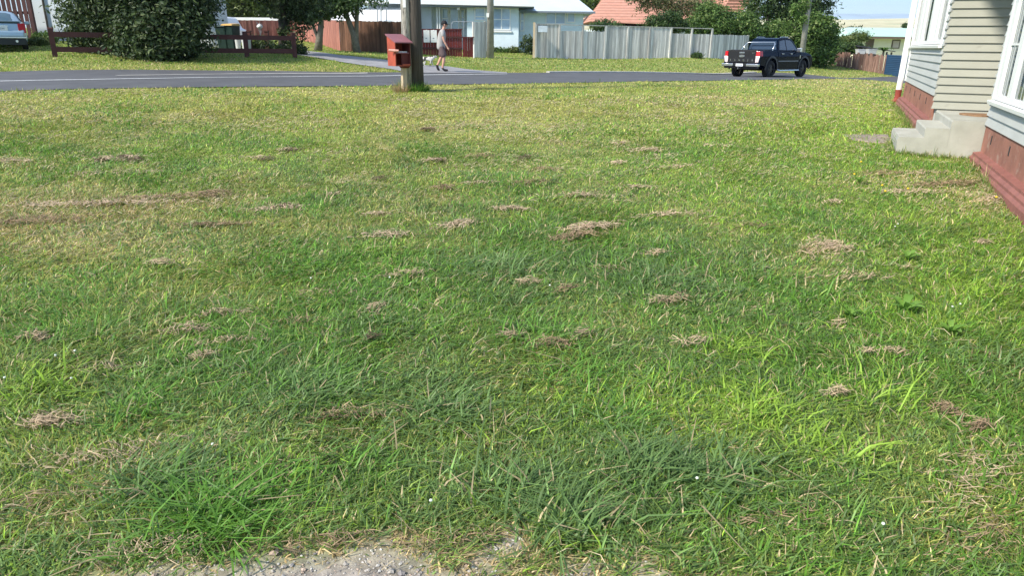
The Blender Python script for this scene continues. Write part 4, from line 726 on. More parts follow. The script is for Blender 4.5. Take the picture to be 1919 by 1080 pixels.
# ================= salmon tiled house, mint roofed house
def tilemat():
    m = bpy.data.materials.new('salmon_tiles'); m.use_nodes = True; t = m.node_tree; b = t.nodes['Principled BSDF']; k = t.links.new
    x = t.nodes.new('ShaderNodeTexCoord'); wv = t.nodes.new('ShaderNodeTexWave'); wv.bands_direction = 'Z'; wv.inputs['Scale'].default_value = 1.35; wv.inputs['Distortion'].default_value = .6; wv.inputs['Detail'].default_value = 3; k(x.outputs['Object'], wv.inputs[0])
    n = t.nodes.new('ShaderNodeTexNoise'); n.inputs['Scale'].default_value = 3; n.inputs['Detail'].default_value = 6; k(x.outputs['Object'], n.inputs[0])
    mx = t.nodes.new('ShaderNodeMixRGB'); mx.inputs[1].default_value = (.50, .22, .15, 1); mx.inputs[2].default_value = (.66, .35, .26, 1); k(n.outputs['Fac'], mx.inputs[0])
    m2 = t.nodes.new('ShaderNodeMixRGB'); m2.blend_type = 'MULTIPLY'; m2.inputs[0].default_value = .35; k(mx.outputs[0], m2.inputs[1]); k(wv.outputs['Color'], m2.inputs[2]); k(m2.outputs[0], b.inputs['Base Color']); b.inputs['Roughness'].default_value = .8
    bp = t.nodes.new('ShaderNodeBump'); bp.inputs['Strength'].default_value = .8; bp.inputs['Distance'].default_value = .05; k(wv.outputs['Fac'], bp.inputs['Height']); k(bp.outputs[0], b.inputs['Normal']); _m['salmon_tiles'] = m
tilemat()
Yt = 62.0; p0 = W(1107, 52, Yt); th = empty('tiled_house', p0, label='house with a large salmon tiled roof rising above the tall grey fence', cat='house')
tx = lambda px: ray(px, 30)[0] * Yt - p0.x; tz = lambda px, py, Y=Yt: ray(px, py)[1] * Y + EYE - p0.z
b = MB(); b.hexa([(tx(1104), 0, tz(1104, 40)), (tx(1400), 0, tz(1400, 52)), (tx(1400), 10, tz(1400, 52)), (tx(1104), 10, tz(1104, 40))], [(tx(1160), 4.5, tz(1150, -38)), (tx(1330), 4.5, tz(1330, -38)), (tx(1330), 5.5, tz(1330, -38)), (tx(1160), 5.5, tz(1150, -38))]); b.build('roof', _m['salmon_tiles'], th)
b = MB(); b.box(tx(1112), tx(1392), .5, 9.5, -3, tz(1112, 53)); b.build('wall', _m['white_wall'], th)
# gable at its right end
b = MB(); b.prism([(tx(1340), tz(1340, 34)), (tx(1366), tz(1366, -20)), (tx(1398), tz(1398, 0)), (tx(1384), tz(1384, 22))], 'y', -1.0, 5); b.build('gable_roof', _m['salmon_tiles'], th)
b = MB(); gy = -1.5
b.prism([(tx(1380), tz(1380, 23)), (tx(1400.5), tz(1400, -3)), (tx(1413), tz(1413, 19)), (tx(1410), tz(1410, 22)), (tx(1400.5), tz(1400, 3)), (tx(1384), tz(1384, 24))], 'y', gy, gy + .1); b.build('bargeboard', _m['white_paint'], th)
b = MB(); b.prism([(tx(1385), tz(1385, 24)), (tx(1400.5), tz(1400, 3.5)), (tx(1409), tz(1409, 22)), (tx(1409), -2), (tx(1385), -2)], 'y', gy + .11, gy + 1); b.build('gable_wall', mat('gable_dark', (.10, .14, .15), .8, .2, 2), th)
mat('mint_roof', (.44, .62, .52), .55, .08, .6); mat('cream_wall', (.78, .73, .54), .85, .05, 1); mat('pink_pane', (.50, .42, .38), .5, .1, 3); mat('brown_frame', (.13, .09, .07), .7)
Ym = 88.0; p0 = W(1615, 104, Ym); mh = empty('cream_house', p0, label='long cream house with a pale mint green roof, beyond the old brown fence', cat='house')
qx = lambda px, Y=Ym: ray(px, 70)[0] * Y - p0.x; qz = lambda px, py, Y=Ym: ray(px, py)[1] * Y + EYE - p0.z
b = MB(); b.box(qx(1614), qx(1800), 0, 9, -4, qz(1700, 70)); b.build('wall', _m['cream_wall'], mh)
b = MB(); b.hexa([(qx(1585), -1, qz(1585, 67)), (qx(1810), -1, qz(1810, 71)), (qx(1810), 10, qz(1810, 71)), (qx(1585), 10, qz(1585, 67))], [(qx(1612), 4.5, qz(1612, 52, Ym + 4.5)), (qx(1800), 4.5, qz(1800, 53, Ym + 4.5)), (qx(1800), 5, qz(1800, 53, Ym + 4.5)), (qx(1612), 5, qz(1612, 52, Ym + 4.5))]); b.build('roof', _m['mint_roof'], mh)
b = MB(); b.box(qx(1595), qx(1810), -1.1, -1.02, qz(1700, 72.5), qz(1700, 69.5)); b.build('gutter', _m['brown_frame'], mh)
f = MB(); f.box(qx(1673), qx(1688.5), -.06, -.0, qz(1680, 90.5), qz(1680, 74)); fo = f.build('window', _m['brown_frame'], mh); g = MB(); g.box(qx(1675), qx(1686.5), -.08, -.061, qz(1680, 89), qz(1680, 76)); g.build('pane', _m['pink_pane'], fo)
b = MB(); b.box(qx(1624), qx(1639), -.06, 0, -2, qz(1630, 72.5)); b.build('door_recess', _m['brown_frame'], mh)
# a second pale roof further down with a grey patch
Yn = 120.; p0 = W(1600, 62, Yn); m2 = empty('far_house', p0, label='distant pale green roof just above the mint roofed house', cat='house')
b = MB(); xx = lambda px: ray(px, 55)[0] * Yn - p0.x; zz = lambda py: ray(1660, py)[1] * Yn + EYE - p0.z
b.hexa([(xx(1600), 0, zz(57)), (xx(1720), 0, zz(57)), (xx(1720), 8, zz(57)), (xx(1600), 8, zz(57))], [(xx(1612), 4, zz(50)), (xx(1715), 4, zz(50)), (xx(1715), 4.5, zz(50)), (xx(1612), 4.5, zz(50))]); b.build('roof', mat('pale_mint', (.45, .56, .52), .6, .1, 1), m2)
b = MB(); b.box(xx(1604), xx(1716), .3, 7.6, -3, zz(57.4)); b.build('wall', _m['cream_wall'], m2)
# --- old brown fence, blue steel fence, lean-to behind
oA = W(1556, 122, 54); oB = W(1654, 139, 50)
fence('old_paling_fence', 'old crooked reddish brown paling fence down the slope at the right', 'fence', oA, oB, hgt(1556, 122, 95, 54), hgt(1654, 139, 103, 50), _m['old_fence_wood'], pw=.16, gap=.02, jit=.06, rough_top=.3, posts=5)
sA = W(1655.5, 140, 50); sB = W(1712, 150, 48); r = empty('steel_fence', sA, math.atan2(sB.y - sA.y, sB.x - sA.x), label='dark blue corrugated steel fence between the old brown fence and the near house', cat='fence')
L_ = (sB - sA).xy.length; hh_ = hgt(1655, 140, 102, 50); b = MB(); z = 0; vs = []; n = int(hh_ / .03)
for i in range(n + 1): zz_ = -.35 + (hh_ + .35) * i / n; yy_ = .018 * math.sin(i * 2.09) ; vs += [(0, yy_, zz_), (L_, yy_, zz_ + (sB.z - sA.z) * .2)]
b.add(vs, [(2 * i, 2 * i + 1, 2 * i + 3, 2 * i + 2) for i in range(n)]); b.build('sheets', _m['blue_steel'], r, smooth=True)
for s in (0, L_ / 2, L_): b = MB(); b.box(s - .04, s + .04, .03, .1, -.6, hh_ + .03); b.build('post', _m['blue_steel'], r)
p0 = W(1605, 120, 54); lt = empty('lean_to', p0, -.25, label='low black roofed lean-to with clutter behind the old brown fence', cat='shed'); 
b = MB(); h_ = hgt(1605, 120, 84, 54); b.hexa([(-.2, -.2, h_ - .1), (2.4, -.2, h_ - .45), (2.4, 1.6, h_ - .4), (-.2, 1.6, h_)], [(-.2, -.2, h_ - .04), (2.4, -.2, h_ - .39), (2.4, 1.6, h_ - .34), (-.2, 1.6, h_ + .06)]); b.build('roof', _m['dark_gap'], lt)
for x, y in ((0, 0), (2.2, 0), (0, 1.4), (2.2, 1.4)): b = MB(); b.box(x - .05, x + .05, y - .05, y + .05, -.5, h_ - .46 + (0 if x else .3)); b.build('post', _m['dark_wood'], lt)
for i, (px, lb_) in enumerate(((1612, 'left white plastic container under the lean-to'), (1632, 'right white plastic container under the lean-to'))):
    b = MB(); b.hexa([(-.25, -.2, 0), (.25, -.2, 0), (.25, .2, 0), (-.25, .2, 0)], [(-.3, -.24, .3), (.3, -.24, .3), (.3, .24, .3), (-.3, .24, .3)]); b.box(-.32, .32, -.26, .26, .301, .34); o = b.build('plastic_crate', _m['shade_wall'], bevel=.02); o.location = W(px, 101, 53.9 - .9 * i); tag(o, lb_, 'container', 'white containers by the old fence')
    m_ = MB(); m_.box(-.35, .35, -.3, .3, -.75, -.01); o2 = m_.build('stacked_timber', _m['dark_wood']); o2.location = o.location; tag(o2, ('stack of dark timber under the left white container', 'stack of dark timber under the right white container')[i], 'timber stack', 'timber stacks behind the old fence')
# ================================================================ TREES, SHRUBS, WEEDS
def foliage(name, blobs, n, leaf, m, parent, clump=.22, perc=26, shell=.75, gap=.0, flat=0, seed=1, asp=1.8, origin=(0, 0, 0)):
    r = np.random.default_rng(seed); B = np.array([b[:6] for b in blobs], float); vol = B[:, 3] * B[:, 4] * B[:, 5] ** .6; nc = max(8, int(n / perc)); k = r.choice(len(B), nc, p=vol / vol.sum())
    d = r.normal(0, 1, (nc, 3)); d /= np.linalg.norm(d, axis=1, keepdims=True); rad = shell + (1 - shell) * r.random(nc) ** .5 * 1.15; rad[r.random(nc) < .22] *= .7; ol = r.random(nc) < .10; rad[ol] = r.uniform(1.0, 1.28, ol.sum())
    c = B[k, :3] + d * B[k, 3:6] * rad[:, None]
    cs = r.uniform(.5, 1.5, nc) * clump; cs[ol] *= .6; ct = np.clip(r.normal(.42, .26, nc) + .15 * d[:, 2], 0, 1)  # upward clumps get a lighter tint, toplight put into the leaf colour
    P = (c[:, None] + r.normal(0, 1, (nc, perc, 3)) * cs[:, None, None] * [1, 1, .75]).reshape(-1, 3); n = len(P); tint = np.clip(np.repeat(ct, perc) + r.normal(0, .2, n), 0, 1)
    nv = np.repeat(d, perc, 0) * .6 + r.normal(0, .7, (n, 3)) + [0, 0, .5]; nv /= np.linalg.norm(nv, axis=1, keepdims=True)
    t = np.cross(nv, r.normal(0, 1, (n, 3))); t /= np.linalg.norm(t, axis=1, keepdims=True); bt = np.cross(nv, t); L_ = (leaf * r.lognormal(0, .3, n) / 2)[:, None]
    V = np.stack([P - t * L_ * asp, P + bt * L_ * .8 + nv * L_ * .2, P + t * L_ * asp, P - bt * L_ * .8 + nv * L_ * .2], 1).reshape(-1, 3) - np.array(origin)
    return npmesh(name, V, np.arange(n * 4).reshape(-1, 4), m, tint=tint, parent=parent)
leafmat('leaf_dark', (.026, .058, .016), (.085, .145, .038), (.18, .24, .10), .3, .5)
leafmat('leaf_bush', (.020, .042, .014), (.085, .13, .040), (.17, .21, .09), .28, .5)
leafmat('leaf_mid', (.045, .10, .022), (.14, .235, .05), (.28, .36, .12), .35)
leafmat('leaf_olive', (.07, .11, .025), (.17, .22, .06), (.30, .33, .14), .35)
leafmat('leaf_rust', (.10, .13, .05), (.24, .22, .11), (.48, .30, .22), .35)
leafmat('leaf_light', (.08, .16, .03), (.20, .32, .08), (.4, .45, .2), .4)
mat('bark_dark', (.055, .05, .04), .95, .35, 8, bump=.6); mat('bark_grey', (.18, .165, .13), .95, .35, 7, bump=.6, wear=(.32, .30, .25), wthr=.6)
def B(px, py, Y, rx_, rz_, ry_=None): p = W(px, py, Y); return (p.x, p.y, p.z, rx_, ry_ or rx_ * .8, rz_)
def plant(name, label, cat, base, blobs, n, leaf, m, trunks=(), bark='bark_dark', group=None, **kw):
    r = empty(name, base, 0, label=label, cat=cat, group=group)
    for tr in trunks:
        b = MB(); b.tube([Vector(p[:3]) - Vector(base) for p in tr], [p[3] for p in tr], 9); b.build('trunk', _m[bark], r, smooth=True)
    foliage('crown' if trunks else 'foliage', blobs, n, leaf, _m[m], r, origin=tuple(base), **kw); return r
def T(px, py, Y, rad): p = W(px, py, Y); return (p.x, p.y, p.z, rad)
def base(px, py, Y): p = W(px, py, Y); p.z = g1(p.x, p.y); return p
# big dark bush swallowing the rail fence
bb = base(250, 107, 25.6)
plant('big_bush', 'huge dark leafy bush growing over the rail fence, right of the silver blue car', 'bush', bb,
      [B(180, 25, 26.5, 1.15, 1.3), B(180, 80, 26.5, .7, .5), B(205, 78, 26.5, 1.0, .7), B(262, 80, 25.2, .85, .7), B(235, 10, 26.1, 1.6, 1.5), B(290, 85, 24.9, 1.25, .6), B(300, 40, 25.3, 1.5, 1.2), B(345, 5, 25.6, 1.05, .85), B(345, 92, 25.4, .6, .35), B(366, 16, 26, .5, .6), B(270, -40, 26, 2.0, 1.2), B(330, 60, 25.3, .8, .6)], 56000, .078, 'leaf_bush', clump=.19, perc=22, seed=3,
      trunks=[[T(250, 109, 25.6, .10), T(245, 70, 25.7, .08), T(230, 20, 25.8, .05)], [T(262, 109, 25.7, .09), T(290, 60, 25.7, .07), T(320, 10, 25.8, .04)]])
# slim trees by the driveway
t1 = base(531, 100, 29.6)
plant('tree', 'dark shrubby tree with a thick straight trunk at the rail fence end', 'tree', t1, [B(545, 5, 29.6, .9, .6), B(560, 40, 29.8, .45, .45), B(548, 68, 29.5, .42, .4), B(522, 88, 29.3, .55, .28), B(560, 22, 29.7, .7, .35), B(520, -30, 29.6, 1.6, .6), B(598, 12, 30, .5, .3)], 11000, .07, 'leaf_bush', clump=.13, seed=5, perc=18,
      trunks=[[T(531, 104, 29.6, .20), T(530, 60, 29.6, .17), T(529, -30, 29.6, .14)], [T(530, 55, 29.6, .06), T(548, 30, 29.6, .05), T(570, 10, 29.6, .03)]])
t2 = base(596, 93, 35)
plant('tree', 'small forked tree with a pale bent stem, left of the two-stemmed tree', 'tree', t2, [B(585, 8, 35, 1.0, .7), B(615, 20, 35, .9, .35), B(570, 30, 35, .55, .3), B(640, 4, 35, 1.0, .45), B(560, -20, 35, 1.5, .6)], 7500, .085, 'leaf_dark', clump=.18, seed=6, perc=18, bark='bark_grey',
      trunks=[[T(596, 95, 35, .20), T(599, 70, 35, .15), T(602, 40, 35, .12), T(600, 0, 35, .08)], [T(592, 94, 35, .09), T(595, 70, 35, .08), T(586, 45, 35, .07), T(583, 15, 35, .06)]])
t3 = base(668, 100, 35.6)
plant('tree', 'two-stemmed grey tree standing on the grass in front of the brown paling fence', 'tree', t3, [B(640, -10, 35.6, .9, .5), B(690, -16, 35.6, 1.0, .5), B(655, 2, 35.6, .5, .2), B(620, -2, 35.6, .8, .25)], 3200, .08, 'leaf_mid', clump=.2, seed=7, perc=12, bark='bark_grey',
      trunks=[[T(670, 101, 35.6, .20), T(663, 65, 35.6, .15), T(650, 30, 35.6, .11), T(644, -10, 35.6, .08)], [T(668, 100, 35.65, .12), T(668, 50, 35.6, .10), T(669, 20, 35.6, .10), T(667, -15, 35.6, .08)], [T(651, 30, 35.6, .05), T(640, 15, 35.6, .04), T(628, -8, 35.6, .03)], [T(669, 40, 35.7, .06), T(661, 28, 35.6, .05), T(657, 0, 35.6, .04)]])
# backdrop trees at the left
for i, (px, py, Y, rx_, rz_, n, mm, lb) in enumerate([(455, 0, 60, 2.6, 1.5, 5200, 'leaf_olive', 'broad olive green tree behind the long red fence, nearest the white house'), (515, 2, 62, 2.4, 1.4, 4500, 'leaf_mid', 'mid green tree behind the long red fence, left of the thick dark trunk'), (560, -2, 66, 2.2, 1.5, 3500, 'leaf_olive', 'olive green tree seen between the two driveway trees'), (610, 8, 70, 2.2, 1.3, 3500, 'leaf_dark', 'dark tree behind the white garage, its top left edge'), (425, -6, 64, 2.2, 1.8, 4000, 'leaf_dark', 'dark tree rising just right of the white house')]):
    bs = base(px, 75, Y); plant('tree', lb, 'tree', bs, [B(px, py, Y, rx_, rz_), B(px - 15, py + 8, Y + .5, rx_ * .7, rz_ * .8), B(px + 20, py - 10, Y, rx_ * .7, rz_), B(px, py - 30, Y, rx_, rz_)], n * 2, .13, mm, clump=.32, seed=20 + i, trunks=[[(bs.x, bs.y, bs.z - .3, .25), T(px, py, Y, .15)]])
bs = base(740, 60, 66); plant('tree', 'light green tree showing over the roofline just left of the power pole', 'tree', bs, [B(728, 3, 66, 1.6, .5), B(700, 2, 66, .9, .35), B(750, -10, 66, 1.2, .8)], 3200, .12, 'leaf_light', clump=.3, seed=31, trunks=[[(bs.x, bs.y, bs.z - .3, .2), T(742, -12, 66, .12)]], bark='bark_grey')
# right of the blue house
def shrub(px, pb, Y, blobs, n, leaf, m, lb, name='shrub', seed=1, cat='shrub', trunk=None, **kw):
    bs = base(px, pb, Y); tr = [[(bs.x, bs.y, bs.z - .3, trunk), T(px, (pb + 3 * blobs[0][1]) / 4, Y, trunk * .6)]] if trunk else ()
    return plant(name, lb, cat, bs, [B(*q) for q in blobs], n, leaf, _n(m), trunks=tr, seed=seed, **kw)
def _n(m): return m
shrub(1090, 60, 68, [(1085, 5, 68, 1.6, .7), (1068, -2, 68, 1.2, .6), (1108, 0, 68, .8, .4), (1120, -6, 69, .7, .5)], 4200, .12, 'leaf_mid', 'rounded green tree behind the right end of the blue house roof', 'tree', 41, 'tree', .15, clump=.3)
shrub(1130, 60, 47, [(1135, 47, 47, .8, .25), (1116, 50, 47, .35, .2)], 1600, .08, 'leaf_dark', 'low dark shrub just topping the grey fence under the salmon roof', seed=42, clump=.15)
shrub(1247, 60, 48.5, [(1247, 42, 48.5, 1.15, .6), (1225, 48, 48.3, .6, .35), (1270, 48, 48.3, .6, .3)], 7000, .08, 'leaf_dark', 'round dark green shrub rising above the grey fence in front of the salmon roof', seed=43, clump=.15)
shrub(1265, 60, 56, [(1235, -5, 56, 1.6, .5), (1275, 10, 56, 1.6, .55), (1305, 28, 56, 1.2, .5), (1215, 12, 56, .9, .25), (1260, 25, 56.5, .9, .35), (1190, -8, 56, 1.0, .3), (1320, 5, 56, 1.2, .5)], 7500, .10, 'leaf_rust', 'sparse rusty green tree with pinkish seed heads in front of the salmon roof', 'tree', 44, 'tree', .16, clump=.2, perc=12, shell=.3, bark='bark_grey')
shrub(1340, 70, 50.5, [(1335, 32, 50.5, 1.1, .8), (1350, 50, 50.2, 1.0, .6), (1310, 50, 50.2, .9, .5), (1322, 18, 50.6, .5, .4)], 11000, .085, 'leaf_mid', 'bushy bright green tree above the right end of the tall grey fence', 'tree', 45, 'tree', .14, clump=.18)
shrub(1390, 80, 51, [(1385, 42, 51, 1.2, .6), (1400, 58, 50.6, 1.1, .5), (1372, 55, 50.5, .8, .5)], 10000, .085, 'leaf_mid', 'leafy green shrub below the small salmon gable, behind the lower grey fence', seed=46, clump=.17)
shrub(1440, 90, 56, [(1445, 0, 56, 1.8, 1.2), (1415, 20, 56, 1.0, .8), (1480, 10, 56, 1.6, 1.2), (1520, 0, 56.5, 1.4, 1.3), (1460, -45, 56, 2.4, 1.2), (1540, -30, 56.5, 1.1, .9), (1545, 10, 56.5, .55, .7), (1505, 35, 56, 1.3, .8)], 26000, .10, 'leaf_dark', 'tallest dark green tree behind the slim pole near the pickup', 'tree', 47, 'tree', .25, clump=.28, perc=24)
shrub(1450, 100, 51.5, [(1440, 62, 51.5, 1.3, .6), (1470, 70, 51.3, 1.1, .6), (1420, 70, 51.2, .8, .5), (1465, 50, 51.6, .8, .4), (1430, 95, 51, 1.3, .6), (1480, 100, 51, 1.2, .6), (1405, 90, 51.5, .6, .5)], 16000, .09, 'leaf_mid', 'mid green shrub directly behind the pickup cab', seed=48, clump=.18)
shrub(1530, 125, 51, [(1525, 70, 51, 1.25, 1.1), (1545, 55, 51, .8, .7), (1530, 100, 50.8, 1.2, .8), (1550, 85, 51, .75, .6), (1520, 45, 51.2, .9, .6), (1512, 105, 51, .7, .7)], 24000, .10, 'leaf_mid', 'large glossy green bush reaching the ground right of the pickup', 'large_bush', 49, 'bush', .12, clump=.2)
shrub(1585, 118, 55, [(1580, 92, 55, .9, .35), (1565, 100, 54.8, .6, .4), (1600, 88, 55, .5, .25), (1612, 92, 54.6, .4, .2)], 5200, .09, 'leaf_dark', 'creeper and shrubs tumbling over the left end of the old brown fence', seed=50, clump=.16)
shrub(1615, 105, 74, [(1612, 68, 74, 1.0, .35), (1595, 74, 74, .9, .35), (1575, 76, 74, 1.0, .3)], 3200, .10, 'leaf_olive', 'olive and orange leafed small tree in front of the cream house', 'tree', 51, 'tree', .08, clump=.2)
shrub(1604, 60, 140, [(1603, 58, 140, 1.4, .5), (1590, 62, 140, 1.2, .35)], 900, .25, 'leaf_dark', 'small dark tree at the foot of the pale hill, left of the mint roof', 'tree', 52, 'tree', .15, clump=.4)
for px, k_, lb in ((1696, 53, 'left of two tiny dark conifers below the pale hill'), (1703, 54, 'right of two tiny dark conifers below the pale hill')):
    shrub(px, 60, 200, [(px, 52, 200, .6, .9), (px, 48, 200, .35, .7)], 700, .3, 'leaf_dark', lb, 'conifer_tree', k_, 'tree', .12, clump=.25, group='two conifers below the hill')
# banana like plant by the steel fence
pb_ = base(1652, 138, 52); r = empty('broadleaf_plant', pb_, 0, label='broad strap leaved plant hanging over the right end of the old brown fence', cat='plant')
b = MB()
for i in range(12):
    a = i * .55; L_ = random.uniform(.5, .95); hh_ = hgt(1652, 138, 100, 52)
    pts = [Vector((0, .25, hh_)) + Vector((math.cos(a) * L_ * t, math.sin(a) * L_ * t * .6, .32 * math.sin(t * 2.6))) for t in (0, .35, .7, 1)]; vs = []
    for j, p in enumerate(pts): ww = (.04, .09, .07, .01)[j]; sd2 = Vector((-math.sin(a), math.cos(a), .1)) * ww; vs += [p - sd2, p + sd2]
    b.add(vs, [(0, 1, 3, 2), (2, 3, 5, 4), (4, 5, 7, 6)], random.random())
b.build('leaves', _m['leaf_mid'], r); b = MB(); b.tube([(0, .25, -.3), (0, .25, hh_)], .07, 8); b.build('stem', _m['bark_dark'], r)
# slim lichen covered pole in the trees, vine on it
P = W(1499, 128, 48.5); P.z = g1(P.x, P.y); b = MB(); b.tube([(0, 0, -.4), (0, 0, 8.5)], [.19, .14], 14); o = b.build('utility_pole', _m['concrete_pole'], smooth=True); o.location = P; tag(o, 'pale lichened pole rising from the bushes behind the pickup bonnet', 'power pole')
plant('climbing_vine', 'green creeper clinging to the pale pole behind the pickup', 'vine', P, [B(1503, 33, 48.2, .28, .22), B(1490, 20, 48.2, .3, .4), B(1508, 8, 48.4, .3, .4)], 1500, .08, 'leaf_light', clump=.08, perc=12, seed=60)
# garden plants round the blue house and the left yard
for i, (px, pb, Y, hw, hh_, mm, lb) in enumerate([(988, 101, 44.5, .38, .55, 'leaf_bush', 'dark shrub against the blue house wall at the grey fence end'), (942, 103, 46.4, .5, .12, 'leaf_mid', 'low garden plants along the blue house wall, near its corner'), (928, 102, 46.4, .25, .12, 'leaf_dark', 'small plants at the blue wall beside the grey pole'), (962, 102, 46.4, .35, .18, 'leaf_olive', 'olive tuft at the corner of the blue house wall'), (84, 80, 32.5, .45, .22, 'leaf_mid', 'scrappy plants at the foot of the white house wall'), (72, 84, 31.5, .35, .16, 'leaf_olive', 'dry weedy tuft at the foot of the maroon slatted fence'),
                                                 (487, 80, 31, .5, .28, 'leaf_olive', 'rose bush behind the rail fence near the white garden lamp'), (545, 95, 29.8, .6, .22, 'leaf_dark', 'low dark plants under the thick trunked tree'), (1305, 108, 44.4, .25, .12, 'leaf_dark', 'small dark weed at the foot of the tall grey fence')]):
    bs = base(px, pb, Y); plant('garden_plant', lb, 'plant', bs, [(bs.x, bs.y, bs.z + hh_, hw, hw * .7, hh_), (bs.x + hw * .5, bs.y, bs.z + hh_ * .7, hw * .5, hw * .5, hh_ * .8)], 1500, .06, mm, clump=.07, perc=10, seed=70 + i)
# tufts at the foot of the power pole, weed stalks by the steps
def tuft(name, lb, c, R_, n, ln, ty, cat='grass tuft'):
    an = rng.uniform(0, 6.283, n); r_ = R_ * np.sqrt(rng.random(n)); c_ = PAL[ty] * rng.uniform(.7, 1.3, n)[:, None]
    return tag(blades(name, c[0] + r_ * np.cos(an), c[1] + r_ * np.sin(an), ln * rng.lognormal(0, .3, n), rng.uniform(.004, .012, n), an, np.clip(rng.normal(.5, .3, n), 0, 1.2), c_, _m['blade']), lb, cat)
p = pp_.location; tuft('grass_tuft', 'long grass growing round the foot of the power pole', (p.x - .02, p.y - .12), .38, 900, .20, LUSH)
p = Lp; tuft('dry_weed_tuft', 'brownish weeds at the foot of the letterbox post', (p.x - .08, p.y - .1), .17, 260, .2, BROWN)
for px, py in ((1812, 293), (1800, 292), (1690, 283)):
    p = onground(px, py); tuft('weed_stalks', {1812: 'thin dark weed stalks against the side of the concrete steps', 1800: 'second clump of thin weed stalks left of it beside the concrete steps', 1690: 'grass creeping against the front corner of the lowest step'}[px], (p.x, p.y), .07, 40, .20, MID, 'weed')
# broad leaved weeds in the lawn
leafmat('dock_leaf', (.15, .30, .045), (.21, .37, .07), None, .4)
for i, (px, py, s_, lb) in enumerate([(1692, 592, .12, 'broad leaved bright green weed in the lawn on the right'), (1592, 598, .07, 'smaller broad leaved weed left of the bright green one'), (1610, 345, .10, 'pale leaved weed in the grass below the paving slab'), (1780, 630, .08, 'flat light green weed low in the lawn far right'), (1700, 490, .09, 'light green leafy weed in the lawn below the house corner')]):
    p = onground(px, py); r = empty('broadleaf_weed', p, 0, label=lb, cat='weed', group='broad leaved lawn weeds')
    for j in range(7):
        a = j * .9 + i; b = MB(); vs = []
        for t, ww in ((0, .15), (.3, .75), (.6, 1), (.85, .7), (1, .08)):
            q = Vector((math.cos(a) * s_ * t, math.sin(a) * s_ * t, .02 + s_ * .75 * math.sin(t * 2.1) * (.7 + .3 * (j % 2)))); sd2 = Vector((-math.sin(a), math.cos(a), 0)) * s_ * .22 * ww; vs += [q - sd2, q + Vector((0, 0, -.006)), q + sd2]
        fs = [];
        for k in range(4): fs += [(3 * k, 3 * k + 1, 3 * k + 4, 3 * k + 3), (3 * k + 1, 3 * k + 2, 3 * k + 5, 3 * k + 4)]
        b.add(vs, fs, random.random()); b.build('leaf', _m['dock_leaf'], r, smooth=True)
# flowers
mat('petal_white', (.72, .74, .66), .7); mat('petal_yellow', (.75, .52, .02), .6); mat('stem_green', (.08, .17, .04), .6)
def flower(nm, px, py, m, rr, lb, grp, cat):
    p = onground(px, py + 6); r = empty(nm, p, random.random() * 6, label=lb, cat=cat, group=grp); h_ = .075
    b = MB(); b.tube([(0, 0, 0), (.006, 0, h_)], .0016, 5); b.build('stem', _m['stem_green'], r)
    b = MB()
    for k in range(4): a0, a1 = math.pi * k / 4 - math.pi / 2, math.pi * (k + 1) / 4 - math.pi / 2; b.tube([(.006, 0, h_ + rr * .8 * math.sin(a0)), (.006, 0, h_ + rr * .8 * math.sin(a1))], [max(.0005, rr * math.cos(a0)), max(.0005, rr * math.cos(a1))], 8, cap=False)
    b.build('flower_head', m, r, smooth=True)
for px, py in [(113, 690), (148, 683), (143, 735), (17, 737), (583, 536), (1030, 551), (730, 538), (1780, 590), (1793, 587), (1675, 435), (1681, 430), (1760, 421), (406, 857), (812, 970), (1302, 937), (1642, 1027)]:
    flower('clover_flower', px, py, _m['petal_white'], .0060 + .0008 * (600 / max(300, py)), 'small white clover flower head in the lawn', 'white clover flowers dotted over the lawn', 'flower')
for px, py in [(1600, 333), (1652, 355), (1657, 365), (1700, 361), (1864, 377), (1612, 308)]:
    flower('yellow_flower', px, py, _m['petal_yellow'], .014, 'small yellow flower in the grass near the house', 'yellow flowers near the house', 'flower')
# ================================================================ VEHICLES
mat('ute_paint', (.001, .006, .018), .18, .1, 2, spec=.02, coat=.14); mat('ute_black', (.012, .012, .013), .45, .1, 4); mat('tyre', (.016, .016, .017), .85, .2, 9); mat('chrome', (.62, .64, .66), .18, .05, 3, metal=.9)
mat('tail_red', (.50, .012, .02), .2, .1, 5, spec=.7); mat('tail_white', (.75, .62, .62), .2, .08, 5, spec=.7); mat('vehicle_glass', (.02, .035, .055), .04, .15, 1.5, spec=.9); mat('alloy_dark', (.04, .04, .043), .4, .1, 3, metal=.6); mat('plate_white', (.78, .80, .82), .5, .04, 4); mat('plate_ink', (.08, .12, .2), .6)
mat('silver_blue', (.30, .42, .50), .28, .06, 2, spec=.6, coat=.8, metal=.35); mat('dark_plastic', (.02, .024, .028), .6)
def loft(b, poly, xf, side=0):
    """side profile polygon (y,z), half-width xf(y,z), both sides joined"""
    Lp_ = [(-xf(y, z), y, z) for y, z in poly]; Rp = [(xf(y, z), y, z) for y, z in poly]; b.hexa(Lp_, Rp); return b
def arc(cy, cz, r, a0, a1, n=9): return [(cy + r * math.cos(a), cz + r * math.sin(a)) for a in np.linspace(a0, a1, n)]
